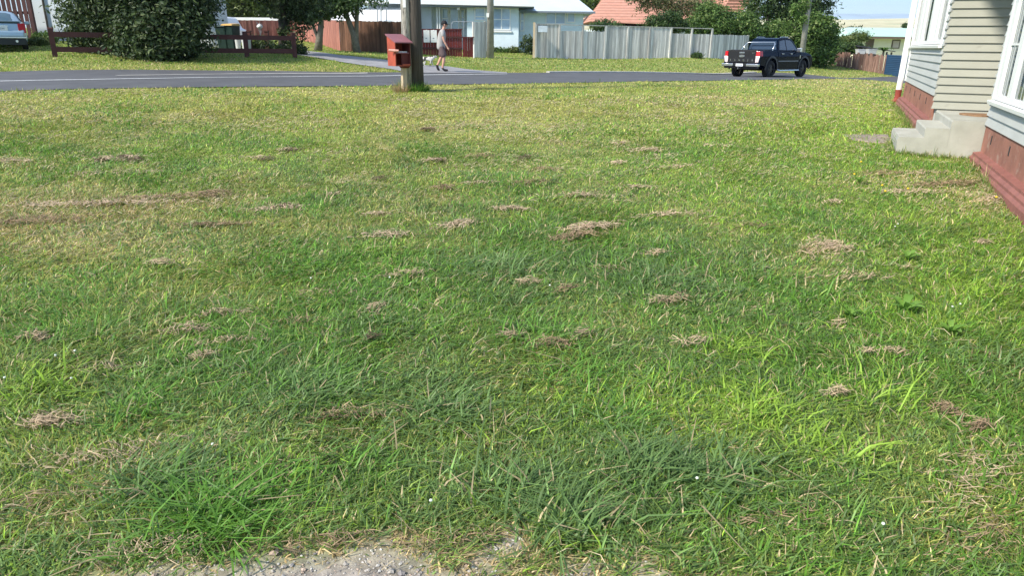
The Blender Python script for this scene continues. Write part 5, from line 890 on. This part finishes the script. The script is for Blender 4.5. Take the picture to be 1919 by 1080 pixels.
def wheel(root, x, y, r, wd, steer=0):
    s = 1 if x > 0 else -1; b = MB(); prof = [(-wd / 2, r * .62), (-wd / 2, r * .93), (-wd * .38, r), (wd * .38, r), (wd / 2, r * .93), (wd / 2, r * .62)]; n = 28; vs = []
    for k in range(n): a = 2 * math.pi * k / n; vs += [(px, pr * math.cos(a), pr * math.sin(a)) for px, pr in prof]
    m = len(prof); b.add(vs, [(k * m + j, k * m + j + 1, ((k + 1) % n) * m + j + 1, ((k + 1) % n) * m + j) for k in range(n) for j in range(m - 1)])
    w_ = empty('wheel', (x, y, r)); w_.parent = root; b.build('tyre', _m['tyre'], w_, smooth=True)
    b = MB(); b.cyl((s * (wd / 2 - .06), 0, 0), 'x', r * .63, .03, 24)
    for k in range(6):
        a = 2 * math.pi * k / 6; c_, s_ = math.cos(a), math.sin(a); q = r * .6; t = .035; xo = s * (wd / 2 - .044); xi = xo + s * .03
        b.hexa([(xo, -s_ * t, c_ * t), (xo, c_ * q - s_ * t * 1.4, s_ * q + c_ * t * 1.4), (xo, c_ * q + s_ * t * 1.4, s_ * q - c_ * t * 1.4), (xo, s_ * t, -c_ * t)], [(xi, -s_ * t, c_ * t), (xi - s * .012, c_ * q - s_ * t, s_ * q + c_ * t), (xi - s * .012, c_ * q + s_ * t, s_ * q - c_ * t), (xi, s_ * t, -c_ * t)])
    b.cyl((s * (wd / 2 - .03), 0, 0), 'x', .06, .04, 12); b.build('rim', _m['alloy_dark'], w_)
pc = W(1437, 108, 36.6); pc = Vector((12.55, 36.3, 0)); pc.z = g1(pc.x, pc.y) + .03
HD = math.radians(-47)
ut = empty('pickup', pc, HD, label='black double cab pickup truck driving away on the road in front of the grey fence', cat='pickup')
R = .40; AF, AR = 1.61, -1.61
bw = lambda y, z: .925
P_ = [(-2.68, .60), (-2.71, .80), (-2.72, .95), (2.46, .95), (2.52, .70), (2.50, .50), (2.36, .42), (2.13, .42)] + arc(AF, .40, .515, 0.04, math.pi - .04, 11) + [(1.08, .40), (-1.08, .40)] + arc(AR, .40, .515, .04, math.pi - .04, 11) + [(-2.14, .44), (-2.3, .56)]
b = MB(); loft(b, P_, bw); b.build('body', _m['ute_paint'], ut, bevel=.02)
bu = lambda y, z: .925 - max(0, z - .95) * .28
b = MB(); loft(b, [(-2.72, .951), (-2.72, 1.17), (-2.66, 1.235), (-1.02, 1.245), (-1.02, .951)], bu); b.build('tray', _m['ute_paint'], ut, bevel=.03)
b = MB(); loft(b, [(-1.0, .951), (-1.0, 1.20), (1.15, 1.18), (1.15, .951)], bu); b.build('doors', _m['ute_paint'], ut, bevel=.02)
b = MB(); loft(b, [(1.17, .951), (1.17, 1.19), (1.9, 1.15), (2.3, 1.07), (2.46, .951)], bu); b.build('bonnet', _m['ute_paint'], ut, bevel=.05)
cw = lambda y, z: .815 - (z - 1.18) * .30
b = MB(); loft(b, [(-.98, 1.19), (-.80, 1.66), (-.70, 1.76), (-.45, 1.81), (.30, 1.815), (.52, 1.77), (.72, 1.66), (1.22, 1.185)], cw); cab = b.build('cab', _m['ute_paint'], ut, bevel=.025)
def sidepanel(name, poly, m, parent, off=.006, mirror=True, fn=cw):
    for s in ((1, -1) if mirror else (1,)):
        b = MB(); v = [(s * (fn(y, z) + off), y, z) for y, z in poly]; b.add(v, [tuple(range(len(v))) if s > 0 else tuple(range(len(v)))[::-1]]); b.build(name, m, parent)
sidepanel('side_window', [(-.78, 1.27), (-.66, 1.66), (-.15, 1.72), (-.12, 1.26)], _m['vehicle_glass'], cab); sidepanel('side_window', [(-.05, 1.26), (-.07, 1.72), (.36, 1.71), (.56, 1.63), (.98, 1.26)], _m['vehicle_glass'], cab)
b = MB(); b.add([(-.72, -.955, 1.28), (.72, -.955, 1.28), (.62, -.838, 1.66), (-.62, -.838, 1.66)], [(0, 1, 2, 3)]); b.build('rear_window', _m['vehicle_glass'], cab)
b = MB(); b.add([(-.74, 1.19, 1.225), (.74, 1.19, 1.225), (.64, .76, 1.65), (-.64, .76, 1.65)], [(0, 1, 2, 3)]); b.build('windscreen', _m['vehicle_glass'], cab)
# rails on the roof, sports bar
for s in (-1, 1): b = MB(); b.tube([(s * .60, -.5, 1.80), (s * .60, -.45, 1.845), (s * .60, .2, 1.85), (s * .60, .3, 1.81)], .016, 6); b.build('roof_rail', _m['chrome'], ut)
b = MB(); b.tube([(-.80, -1.45, 1.23), (-.74, -1.17, 1.52), (-.66, -1.08, 1.60), (.66, -1.08, 1.60), (.74, -1.17, 1.52), (.80, -1.45, 1.23)], .024, 8); b.build('sports_bar', _m['chrome'], ut, smooth=True)
b = MB(); b.box(-.70, .70, -2.60, -1.15, 1.236, 1.262); b.build('tray_cover', _m['ute_black'], ut)
# tailgate
b = MB(); b.box(-.70, .70, -2.745, -2.715, .70, 1.20); tg_ = b.build('tailgate', _m['ute_black'], ut, bevel=.012)
b = MB(); b.box(-.72, .72, -2.76, -2.69, 1.205, 1.245); b.build('tailgate_spoiler', _m['ute_black'], tg_, bevel=.01)
b = MB(); b.box(-.13, .13, -2.762, -2.747, 1.10, 1.165); b.build('handle', _m['chrome'], tg_, bevel=.006)
b = MB(); n = 20; b.hexa([(.15 * math.cos(2 * math.pi * k / n), -2.748, .985 + .062 * math.sin(2 * math.pi * k / n)) for k in range(n)], [(.14 * math.cos(2 * math.pi * k / n), -2.758, .985 + .055 * math.sin(2 * math.pi * k / n)) for k in range(n)]); b.build('badge', _m['chrome'], tg_)
for i, ch in enumerate('RANGER'): text('letter', ch, .13, _m['chrome'], tg_, (-.56 + i * .224, -2.752, .80), (math.pi / 2, 0, 0), .004)
text('small_lettering', '4x4', .08, _m['chrome'], tg_, (.56, -2.752, 1.13), (math.pi / 2, 0, 0), .003)
for s in (-1, 1):
    xa, xb = sorted((s * .715, s * .905)); b = MB(); b.hexa([(xa, -2.76, .98), (xb, -2.72, .98), (xb + (.03 if s > 0 else 0), -2.5, .98), (xa, -2.6, .98)] if s > 0 else [(xa, -2.72, .98), (xb, -2.76, .98), (xb, -2.6, .98), (xa - .03, -2.5, .98)], [(xa, -2.76, 1.20), (xb - .02, -2.72, 1.20), (xb - .0, -2.5, 1.20), (xa, -2.6, 1.20)] if s > 0 else [(xa + .02, -2.72, 1.20), (xb, -2.76, 1.20), (xb, -2.6, 1.20), (xa, -2.5, 1.20)]); tl = b.build('tail_light', _m['tail_red'], ut, bevel=.008)
    b = MB(); b.hexa([(xa + (0 if s > 0 else .06), -2.765, .72), (xb - (.06 if s > 0 else 0), -2.73, .72), (xb - .06 * (s > 0), -2.55, .72), (xa + .06 * (s < 0), -2.55, .72)], [(xa, -2.765, .978), (xb, -2.73, .978), (xb, -2.52, .978), (xa, -2.52, .978)]); b.build('reversing_lens', _m['tail_white'], tl, bevel=.006)
# bumper, plate, towbar, mirror, trims
for s in (-1, 1): xa, xb = sorted((s * .34, s * .93)); b = MB(); b.box(xa, xb, -2.90, -2.70, .53, .655); b.build('bumper_end', _m['chrome'], ut, bevel=.025)
b = MB(); b.box(-.335, .335, -2.87, -2.70, .52, .66); b.box(-.85, .85, -2.80, -2.6, .44, .525); b.build('bumper', _m['ute_black'], ut, bevel=.015)
b = MB(); b.box(-.18, .18, -2.885, -2.873, .535, .65); pl = b.build('number_plate', _m['plate_white'], ut); b = MB(); [b.box(-.14 + i * .05, -.11 + i * .05, -2.8885, -2.886, .565, .62) for i in range(6)]; b.build('plate_characters', _m['plate_ink'], pl)
b = MB(); b.tube([(0, -2.80, .44), (0, -2.98, .43), (0, -2.98, .50)], .025, 8); b.build('tow_ball', _m['chrome'], ut)
for s in (-1, 1):
    b = MB(); b.box(*sorted((s * .86, s * 1.09)), .80, .93, 1.16, 1.36); b.build('mirror', _m['chrome'], ut, bevel=.03)
    for yy in (-.72, .12): b = MB(); b.box(*sorted((s * .905, s * .945)), yy, yy + .18, 1.075, 1.11); b.build('door_handle', _m['chrome'], ut, bevel=.008)
    b = MB(); b.box(*sorted((s * .925, s * .94)), -1.0, .98, .74, .785); b.build('side_moulding', _m['chrome'] if False else mat('side_strip', (.16, .17, .19), .4), ut)
    b = MB(); b.tube([(s * .90, -1.05, .38), (s * 1.0, -.95, .34), (s * 1.0, .95, .34), (s * .90, 1.05, .38)], .04, 8); b.build('side_step', _m['chrome'], ut)
    b = MB(); b.box(*sorted((s * .915, s * .932)), 1.10, 1.17, .88, 1.03); b.build('fender_vent', _m['chrome'], ut)
    for yy in (-.98, -.10, 1.0): b = MB(); b.box(*sorted((s * .912, s * .9285)), yy, yy + .008, .46, 1.0); b.build('door_seam', _m['ute_black'], ut)
    for ay in (AF, AR):
        b = MB(); A1 = arc(ay, .40, .515, -.05, math.pi + .05, 15); A2 = arc(ay, .40, .60, -.05, math.pi + .05, 15); x0, x1 = s * .90, s * .955
        vs = [(x0, y, z) for y, z in A1] + [(x1, y, z) for y, z in A1] + [(x1 - s * .01, y, z) for y, z in A2] + [(x0, y, z) for y, z in A2]; fs = []
        for k in range(14):
            for q in range(3): fs.append((q * 15 + k, q * 15 + k + 1, (q + 1) * 15 + k + 1, (q + 1) * 15 + k))
        b.add(vs, fs); b.build('wheel_arch', _m['ute_black'], ut)
for x in (-.79, .79):
    for y in (AF, AR): wheel(ut, x, y, R, .26)
b = MB(); b.box(-.6, .6, -2.3, 2.2, .36, .55); b.box(-.75, .75, AR - .05, AR + .05, .33, .43); b.box(-.75, .75, AF - .05, AF + .05, .33, .43); b.build('chassis', _m['ute_black'], ut)

# ---- silver blue sedan at the left edge
pc = W(11, 101, 29.9); pc.z = g1(pc.x, pc.y) + .0
sd_ = empty('sedan', pc, math.radians(33), label='silver blue sedan parked on the left lawn, its rear cut off by the frame', cat='car')
bw2 = lambda y, z: .865 - max(0, z - .75) * .30 - abs(y) ** 4 * .0035 - max(0, .4 - z) * .2
Q_ = [(-2.24, .36), (-2.30, .50), (-2.28, .62), (-2.20, .70), (-2.17, .93), (-2.08, .975), (-1.5, 1.0), (1.0, .98), (1.9, .82), (2.2, .68), (2.25, .45), (2.15, .28), (1.75, .26)] + arc(1.38, .31, .36, .0, math.pi, 9) + [(.95, .26), (-1.0, .26)] + arc(-1.38, .31, .36, 0, math.pi, 9) + [(-1.80, .30)]
b = MB(); loft(b, Q_, bw2); b.build('body', _m['silver_blue'], sd_, bevel=.03)
ring = [(-.80, .97), (-.73, 1.12), (-.64, 1.26), (-.54, 1.36), (-.36, 1.415), (0, 1.435), (.36, 1.415), (.54, 1.36), (.64, 1.26), (.73, 1.12), (.80, .97)]
st_ = [(-1.62, 0.02), (-1.25, .55), (-.85, .93), (-.3, 1.0), (.3, .99), (.75, .8), (1.25, .05)]; vs = []
for y, k in st_: vs += [(x * (1.0 - .0 * k), y, .965 + (z - .965) * max(k, .03)) for x, z in ring]
n = len(ring); fs = [(i * n + j, i * n + j + 1, (i + 1) * n + j + 1, (i + 1) * n + j) for i in range(len(st_) - 1) for j in range(n - 1)]
b = MB(); b.add(vs, fs); cb = b.build('cabin', _m['silver_blue'], sd_, smooth=True)
b = MB(); vs = []
for y, k in ((-1.58, .07), (-1.40, .34), (-1.22, .60), (-1.02, .80)): vs += [(x * .80, y - .012, .965 + (z - .965) * k * (1 if abs(x) < .7 else .9) + .012) for x, z in ring[1:-1]]
n = 9; b.add(vs, [(i * n + j, i * n + j + 1, (i + 1) * n + j + 1, (i + 1) * n + j) for i in range(3) for j in range(n - 1)]); b.build('rear_window', mat('sedan_glass', (.06, .11, .14), .06, .1, 2, spec=.9), cb, smooth=True)
for s in (-1, 1):
    b = MB(); b.add([(s * .775, -1.2, 1.05), (s * .66, -.85, 1.30), (s * .63, .3, 1.34), (s * .70, .7, 1.2), (s * .80, 1.0, 1.02)], [(0, 1, 2, 3, 4) if s < 0 else (4, 3, 2, 1, 0)]); b.build('side_window', _m['vehicle_glass'], cb)
    b = MB(); xa, xb = sorted((s * .61, s * .845)); b.hexa([(xa, -2.235, .60), (xb, -2.20, .60), (xb, -1.9, .60), (xa, -1.9, .60)], [(xa, -2.19, .94), (xb, -2.15, .94), (xb, -1.9, .94), (xa, -1.9, .94)]); b.build('tail_light', _m['tail_red'], sd_, bevel=.015)
    b = MB(); b.cyl((s * .5, -2.25, .30), 'y', .045, .16, 12); b.build('exhaust_tip', _m['chrome'], sd_)
    b = MB(); b.box(*sorted((s * .82, s * 1.0)), .62, .72, .95, 1.07); b.build('mirror', _m['silver_blue'], sd_, bevel=.02)
b = MB(); b.prism([(-2.19, .965), (-2.20, 1.01), (-2.12, 1.03), (-1.98, .99)], 'x', -.70, .70); b.build('boot_spoiler', mat('spoiler_dark', (.07, .11, .14), .4), sd_, bevel=.008)
b = MB(); b.box(-.80, .80, -2.318, -2.0, .17, .40); b.build('lower_valance', _m['dark_plastic'], sd_, bevel=.01)
b = MB(); b.box(-.84, .84, -2.322, -2.26, .41, .455); b.build('bumper_strip', _m['chrome'], sd_, bevel=.008)
b = MB(); b.box(-.28, .28, -2.228, -2.205, .67, .815); pl = b.build('number_plate', _m['plate_white'], sd_); text('plate_characters', 'GSW', .10, _m['plate_ink'], pl, (.08, -2.231, .745), (math.pi / 2, 0, 0), .001)
b = MB(); b.box(-.30, .30, -2.20, -2.16, .825, .86); b.build('boot_trim', _m['chrome'], sd_)
for x in (-.72, .72):
    for y in (1.38, -1.38): wheel(sd_, x, y, .31, .2)
# white van cab nose seen between the white house and the red fence
p0 = W(426, 84, 40); vn = empty('van', p0, 0, label='white van parked behind the green bin, only its windscreen end showing', cat='van'); x_ = lambda px: ray(px, 60)[0] * 40 - p0.x; z_ = lambda py: ray(426, py)[1] * 40 + EYE - p0.z
b = MB(); b.prism([(x_(360), -.1), (x_(360), z_(30)), (x_(420), z_(30)), (x_(424), z_(33)), (x_(433), z_(51)), (x_(441), z_(55)), (x_(442), -.1)], 'y', 0, 1.8); b.build('body', _m['white_paint'], vn, bevel=.05)
b = MB(); b.prism([(x_(412), z_(48)), (x_(413), z_(34)), (x_(422), z_(34)), (x_(430), z_(49))], 'y', -.012, -.002); b.build('side_window', _m['vehicle_glass'], vn)
for xx in (x_(428), x_(375)): b = MB(); b.cyl((xx, .05, .2), 'y', .33, .2, 20); b.build('wheel', _m['tyre'], vn)
# ================================================================ PERSON AND DOG
mat('skin', (.56, .31, .22), .6, .08, 9); mat('shirt_grey', (.37, .36, .35), .9, .10, 9); mat('shorts_brown', (.12, .085, .085), .9, .12, 9); mat('cap_black', (.012, .012, .014), .8); mat('shoe_black', (.014, .014, .016), .7); mat('hair_dark', (.03, .02, .015), .8)
def skin(name, verts, edges, m, parent, sub=2, root=0):
    me = bpy.data.meshes.new(name); me.from_pydata([v[:3] for v in verts], edges, []); o = bpy.data.objects.new(name, me); C.objects.link(o)
    o.modifiers.new('skin', 'SKIN'); o.modifiers['skin'].use_smooth_shade = True
    if not me.skin_vertices: bpy.context.view_layer.objects.active = o
    for i, v in enumerate(verts):
        me.skin_vertices[0].data[i].radius = (v[3], v[4] if len(v) > 4 else v[3]); me.skin_vertices[0].data[i].use_root = (i == root)
    s = o.modifiers.new('sub', 'SUBSURF'); s.levels = sub; s.render_levels = sub
    dg = bpy.context.evaluated_depsgraph_get(); m2 = bpy.data.meshes.new_from_object(o.evaluated_get(dg)); bpy.data.objects.remove(o)
    m2.materials.clear(); m2.materials.append(m); m2.name = name; m2.polygons.foreach_set('use_smooth', [True] * len(m2.polygons)); o = bpy.data.objects.new(name, m2); C.objects.link(o); o.parent = parent; return o
pp0 = W(829, 134.5, 28.3); pp0.z = g1(pp0.x, pp0.y) + .03
pr = empty('person', pp0, 0, label='person in grey T-shirt, brown shorts and black cap walking to the right past the driveway', cat='person')
# joints: x walking direction, y away from the camera
V_ = [(-.02, 0, .93, .13, .11), (.0, 0, 1.08, .125, .10), (.02, 0, 1.25, .145, .11), (.045, 0, 1.42, .13, .09), (.075, 0, 1.52, .055, .055), (.11, 0, 1.60, .065, .065), (.135, 0, 1.66, .085, .10), (.145, 0, 1.73, .075, .095), (.15, 0, 1.775, .05, .06)]
E_ = [(0, 1), (1, 2), (2, 3), (3, 4), (4, 5), (5, 6), (6, 7), (7, 8)]
def chain(a, pts):
    for p in pts: V_.append(p); E_.append((a, len(V_) - 1)); a = len(V_) - 1
    return a
# near (right) arm, far (left) arm with hands
def hand(a, wx, wy, wz, dx, dz, sgn):
    palm = chain(a, [(wx + dx * .5, wy, wz + dz * .5, .026, .034), (wx + dx, wy, wz + dz, .026, .036)])
    for k, ln in enumerate((.055, .068, .062, .048)):
        oy = (-.033 + .022 * k) * sgn; chain(palm, [(wx + dx * 1.15, wy + oy, wz + dz * 1.15, .010), (wx + dx * 1.15 + dx * ln * 9, wy + oy, wz + dz * 1.15 + dz * ln * 9, .009), (wx + dx * 1.15 + dx * ln * 9 + .012, wy + oy, wz + dz * 1.15 + dz * ln * 15, .0075)])
    chain(palm - 1, [(wx + dx * .6 + .035, wy - .01 * sgn, wz + dz * .6 - .01, .011), (wx + dx * .8 + .055, wy - .01 * sgn, wz + dz * .8 - .025, .009)])
a = chain(3, [(.04, -.16, 1.42, .065), (.06, -.215, 1.36, .058), (.10, -.25, 1.13, .045), (.17, -.25, .99, .038), (.235, -.24, .88, .028)]); hand(a, .235, -.24, .88, .025, -.055, 1)
a = chain(3, [(.02, .16, 1.42, .065), (-.02, .21, 1.36, .058), (-.14, .25, 1.15, .045), (-.11, .25, 1.02, .038), (-.05, .23, .93, .028)]); hand(a, -.05, .23, .93, .02, -.06, -1)
# front supporting leg (near), back leg pushing off
a = chain(0, [(.0, -.10, .84, .095), (.05, -.11, .68, .085), (.09, -.11, .49, .062), (.07, -.11, .36, .058), (.03, -.11, .20, .045), (.02, -.11, .09, .040)]); chain(a, [(.08, -.11, .05, .038), (.19, -.115, .035, .033), (.24, -.115, .03, .025)])
a = chain(0, [(-.02, .10, .84, .095), (-.03, .11, .68, .085), (-.04, .11, .50, .062), (-.10, .11, .40, .058), (-.16, .11, .27, .045), (-.22, .11, .20, .040)]); chain(a, [(-.20, .11, .13, .038), (-.15, .115, .05, .033), (-.12, .115, .03, .025)])
body = skin('body', V_, E_, _m['skin'], pr, 2)
# face: nose, brow and ears as small forms on the head
b = MB(); b.hexa([(.222, -.016, 1.655), (.222, .016, 1.655), (.246, .010, 1.65), (.246, -.010, 1.65)], [(.222, -.008, 1.70), (.222, .008, 1.70), (.228, .004, 1.70), (.228, -.004, 1.70)]); b.build('nose', _m['skin'], body)
for s in (-1, 1): b = MB(); b.cyl((.125, s * .103, 1.675), 'y', .028, .02, 10); b.build('ear', _m['skin'], body); b = MB(); b.cyl((.222, s * .035, 1.70), 'x', .010, .012, 8); b.build('eye', _m['hair_dark'], body)
b = MB(); b.box(.214, .224, -.028, .028, 1.618, 1.626); b.build('mouth', mat('lip', (.35, .13, .10), .6), body)
V2 = [(-.035, 0, .76, .17, .15), (-.03, 0, .86, .205, .18), (-.03, 0, 1.0, .205, .175), (-.01, 0, 1.15, .215, .175), (.01, 0, 1.30, .215, .165), (.04, 0, 1.43, .15, .12), (.065, 0, 1.505, .075, .07), (.04, -.16, 1.43, .08), (.06, -.215, 1.36, .080), (.085, -.24, 1.22, .070), (.02, .16, 1.43, .08), (-.02, .21, 1.36, .080), (-.08, .235, 1.25, .070)]
skin('tshirt', V2, [(0, 1), (1, 2), (2, 3), (3, 4), (4, 5), (5, 6), (5, 7), (7, 8), (8, 9), (5, 10), (10, 11), (11, 12)], _m['shirt_grey'], pr, 2)
V3 = [(-.03, 0, 1.0, .15, .13), (-.02, 0, .84, .165, .145), (.0, -.10, .76, .13), (.06, -.11, .64, .125), (.095, -.115, .50, .12), (-.01, .10, .76, .115), (-.04, .11, .64, .115), (-.06, .115, .51, .11)]
skin('shorts', V3, [(0, 1), (1, 2), (2, 3), (3, 4), (1, 5), (5, 6), (6, 7)], _m['shorts_brown'], pr, 2)
V4 = [(.105, 0, 1.70, .135, .13), (.115, 0, 1.78, .125, .12), (.125, 0, 1.835, .075, .07), (.22, 0, 1.725, .07, .025), (.30, 0, 1.69, .06, .018)]
b = MB(); b.tube([(.11, 0, 1.685), (.112, 0, 1.73), (.115, 0, 1.775), (.118, 0, 1.81), (.12, 0, 1.83), (.12, 0, 1.838)], [.112, .114, .105, .080, .042, .005], 16); cp2 = b.build('cap', _m['cap_black'], pr, smooth=True)
b = MB(); b.hexa([(.20, -.085, 1.70), (.32, -.06, 1.675), (.32, .06, 1.675), (.20, .085, 1.70)], [(.20, -.085, 1.722), (.32, -.06, 1.69), (.32, .06, 1.69), (.20, .085, 1.722)]); b.build('peak', _m['cap_black'], cp2, bevel=.005)
b = MB(); b.tube([(.085, 0, 1.655), (.09, 0, 1.684)], [.095, .112], 14); b.build('hair', _m['hair_dark'], pr, smooth=True)
skin('shoe', [(.02, -.11, .13, .052), (.02, -.11, .06, .055), (.12, -.113, .045, .048), (.235, -.115, .04, .038)], [(0, 1), (1, 2), (2, 3)], _m['shoe_black'], pr, 2, 1)
skin('shoe', [(-.205, .11, .235, .052), (-.22, .11, .16, .055), (-.17, .113, .075, .048), (-.115, .115, .02, .038)], [(0, 1), (1, 2), (2, 3)], _m['shoe_black'], pr, 2, 1)
# dog: small, white with a dark patch, walking right ahead of / beside the driveway edge
def dogmat():
    m = bpy.data.materials.new('dog_coat'); m.use_nodes = True; t = m.node_tree; b = t.nodes['Principled BSDF']; k = t.links.new; x = t.nodes.new('ShaderNodeTexCoord')
    n = t.nodes.new('ShaderNodeTexNoise'); n.inputs['Scale'].default_value = 5.5; n.inputs['Detail'].default_value = 1; k(x.outputs['Object'], n.inputs[0]); r = t.nodes.new('ShaderNodeValToRGB'); r.color_ramp.elements[0].position = .51; r.color_ramp.elements[1].position = .54; r.color_ramp.elements[0].color = (.62, .59, .54, 1); r.color_ramp.elements[1].color = (.05, .045, .04, 1)
    k(n.outputs['Fac'], r.inputs[0]); k(r.outputs[0], b.inputs['Base Color']); b.inputs['Roughness'].default_value = .9; _m['dog_coat'] = m
dogmat()
dp0 = W(803, 120.5, 30.2); dp0.z = g1(dp0.x, dp0.y) + .03
dg_ = empty('dog', dp0, 0, label='small white dog with dark patches walking behind the person, partly hidden by the power pole', cat='dog')
D = [(-.17, 0, .30, .075, .07), (-.05, 0, .295, .075, .075), (.08, 0, .29, .09, .10), (.17, 0, .31, .08, .085), (.23, 0, .36, .055), (.28, 0, .38, .058), (.33, 0, .36, .035), (.37, 0, .345, .022)]
DE = [(i, i + 1) for i in range(7)]
def dch(a, pts):
    for p in pts: D.append(p); DE.append((a, len(D) - 1)); a = len(D) - 1
for s in (-1, 1):
    dch(2, [(.11, s * .06, .21, .035), (.12 + .03 * s, s * .06, .12, .022), (.11 + .05 * s, s * .06, .05, .018), (.135 + .05 * s, s * .06, .018, .02)])
    dch(0, [(-.17, s * .06, .22, .045), (-.14 - .03 * s, s * .06, .15, .028), (-.20 - .03 * s, s * .06, .09, .02), (-.185 - .04 * s, s * .06, .03, .018), (-.155 - .04 * s, s * .06, .016, .02)])
dch(0, [(-.23, 0, .34, .028), (-.27, 0, .42, .022), (-.25, 0, .47, .014)])
db = skin('body', D, DE, _m['dog_coat'], dg_, 2, 1)
for s in (-1, 1): b = MB(); b.hexa([(.25, s * .035, .425), (.285, s * .035, .42), (.28, s * .055, .41), (.25, s * .055, .415)], [(.262, s * .065, .365), (.29, s * .065, .37), (.288, s * .07, .367), (.265, s * .07, .363)]); b.build('ear', _m['hair_dark'], db)
b = MB(); b.cyl((.392, 0, .350), 'x', .013, .015, 8); b.build('nose', _m['hair_dark'], db)
# ---- air
m = bpy.data.materials.new('haze_air'); m.use_nodes = True; t = m.node_tree; t.nodes.clear(); v = t.nodes.new('ShaderNodeVolumePrincipled'); o_ = t.nodes.new('ShaderNodeOutputMaterial'); t.links.new(v.outputs[0], o_.inputs['Volume'])
v.inputs['Color'].default_value = (.80, .88, .96, 1); v.inputs['Density'].default_value = .00012; v.inputs['Anisotropy'].default_value = .2
b = MB(); b.box(-5600, 5600, -400, 5600, -80, 420); hz = b.build('haze', m); tag(hz, kind='stuff'); hz['label'] = 'thin pale haze over the far hills'; hz['category'] = 'haze'
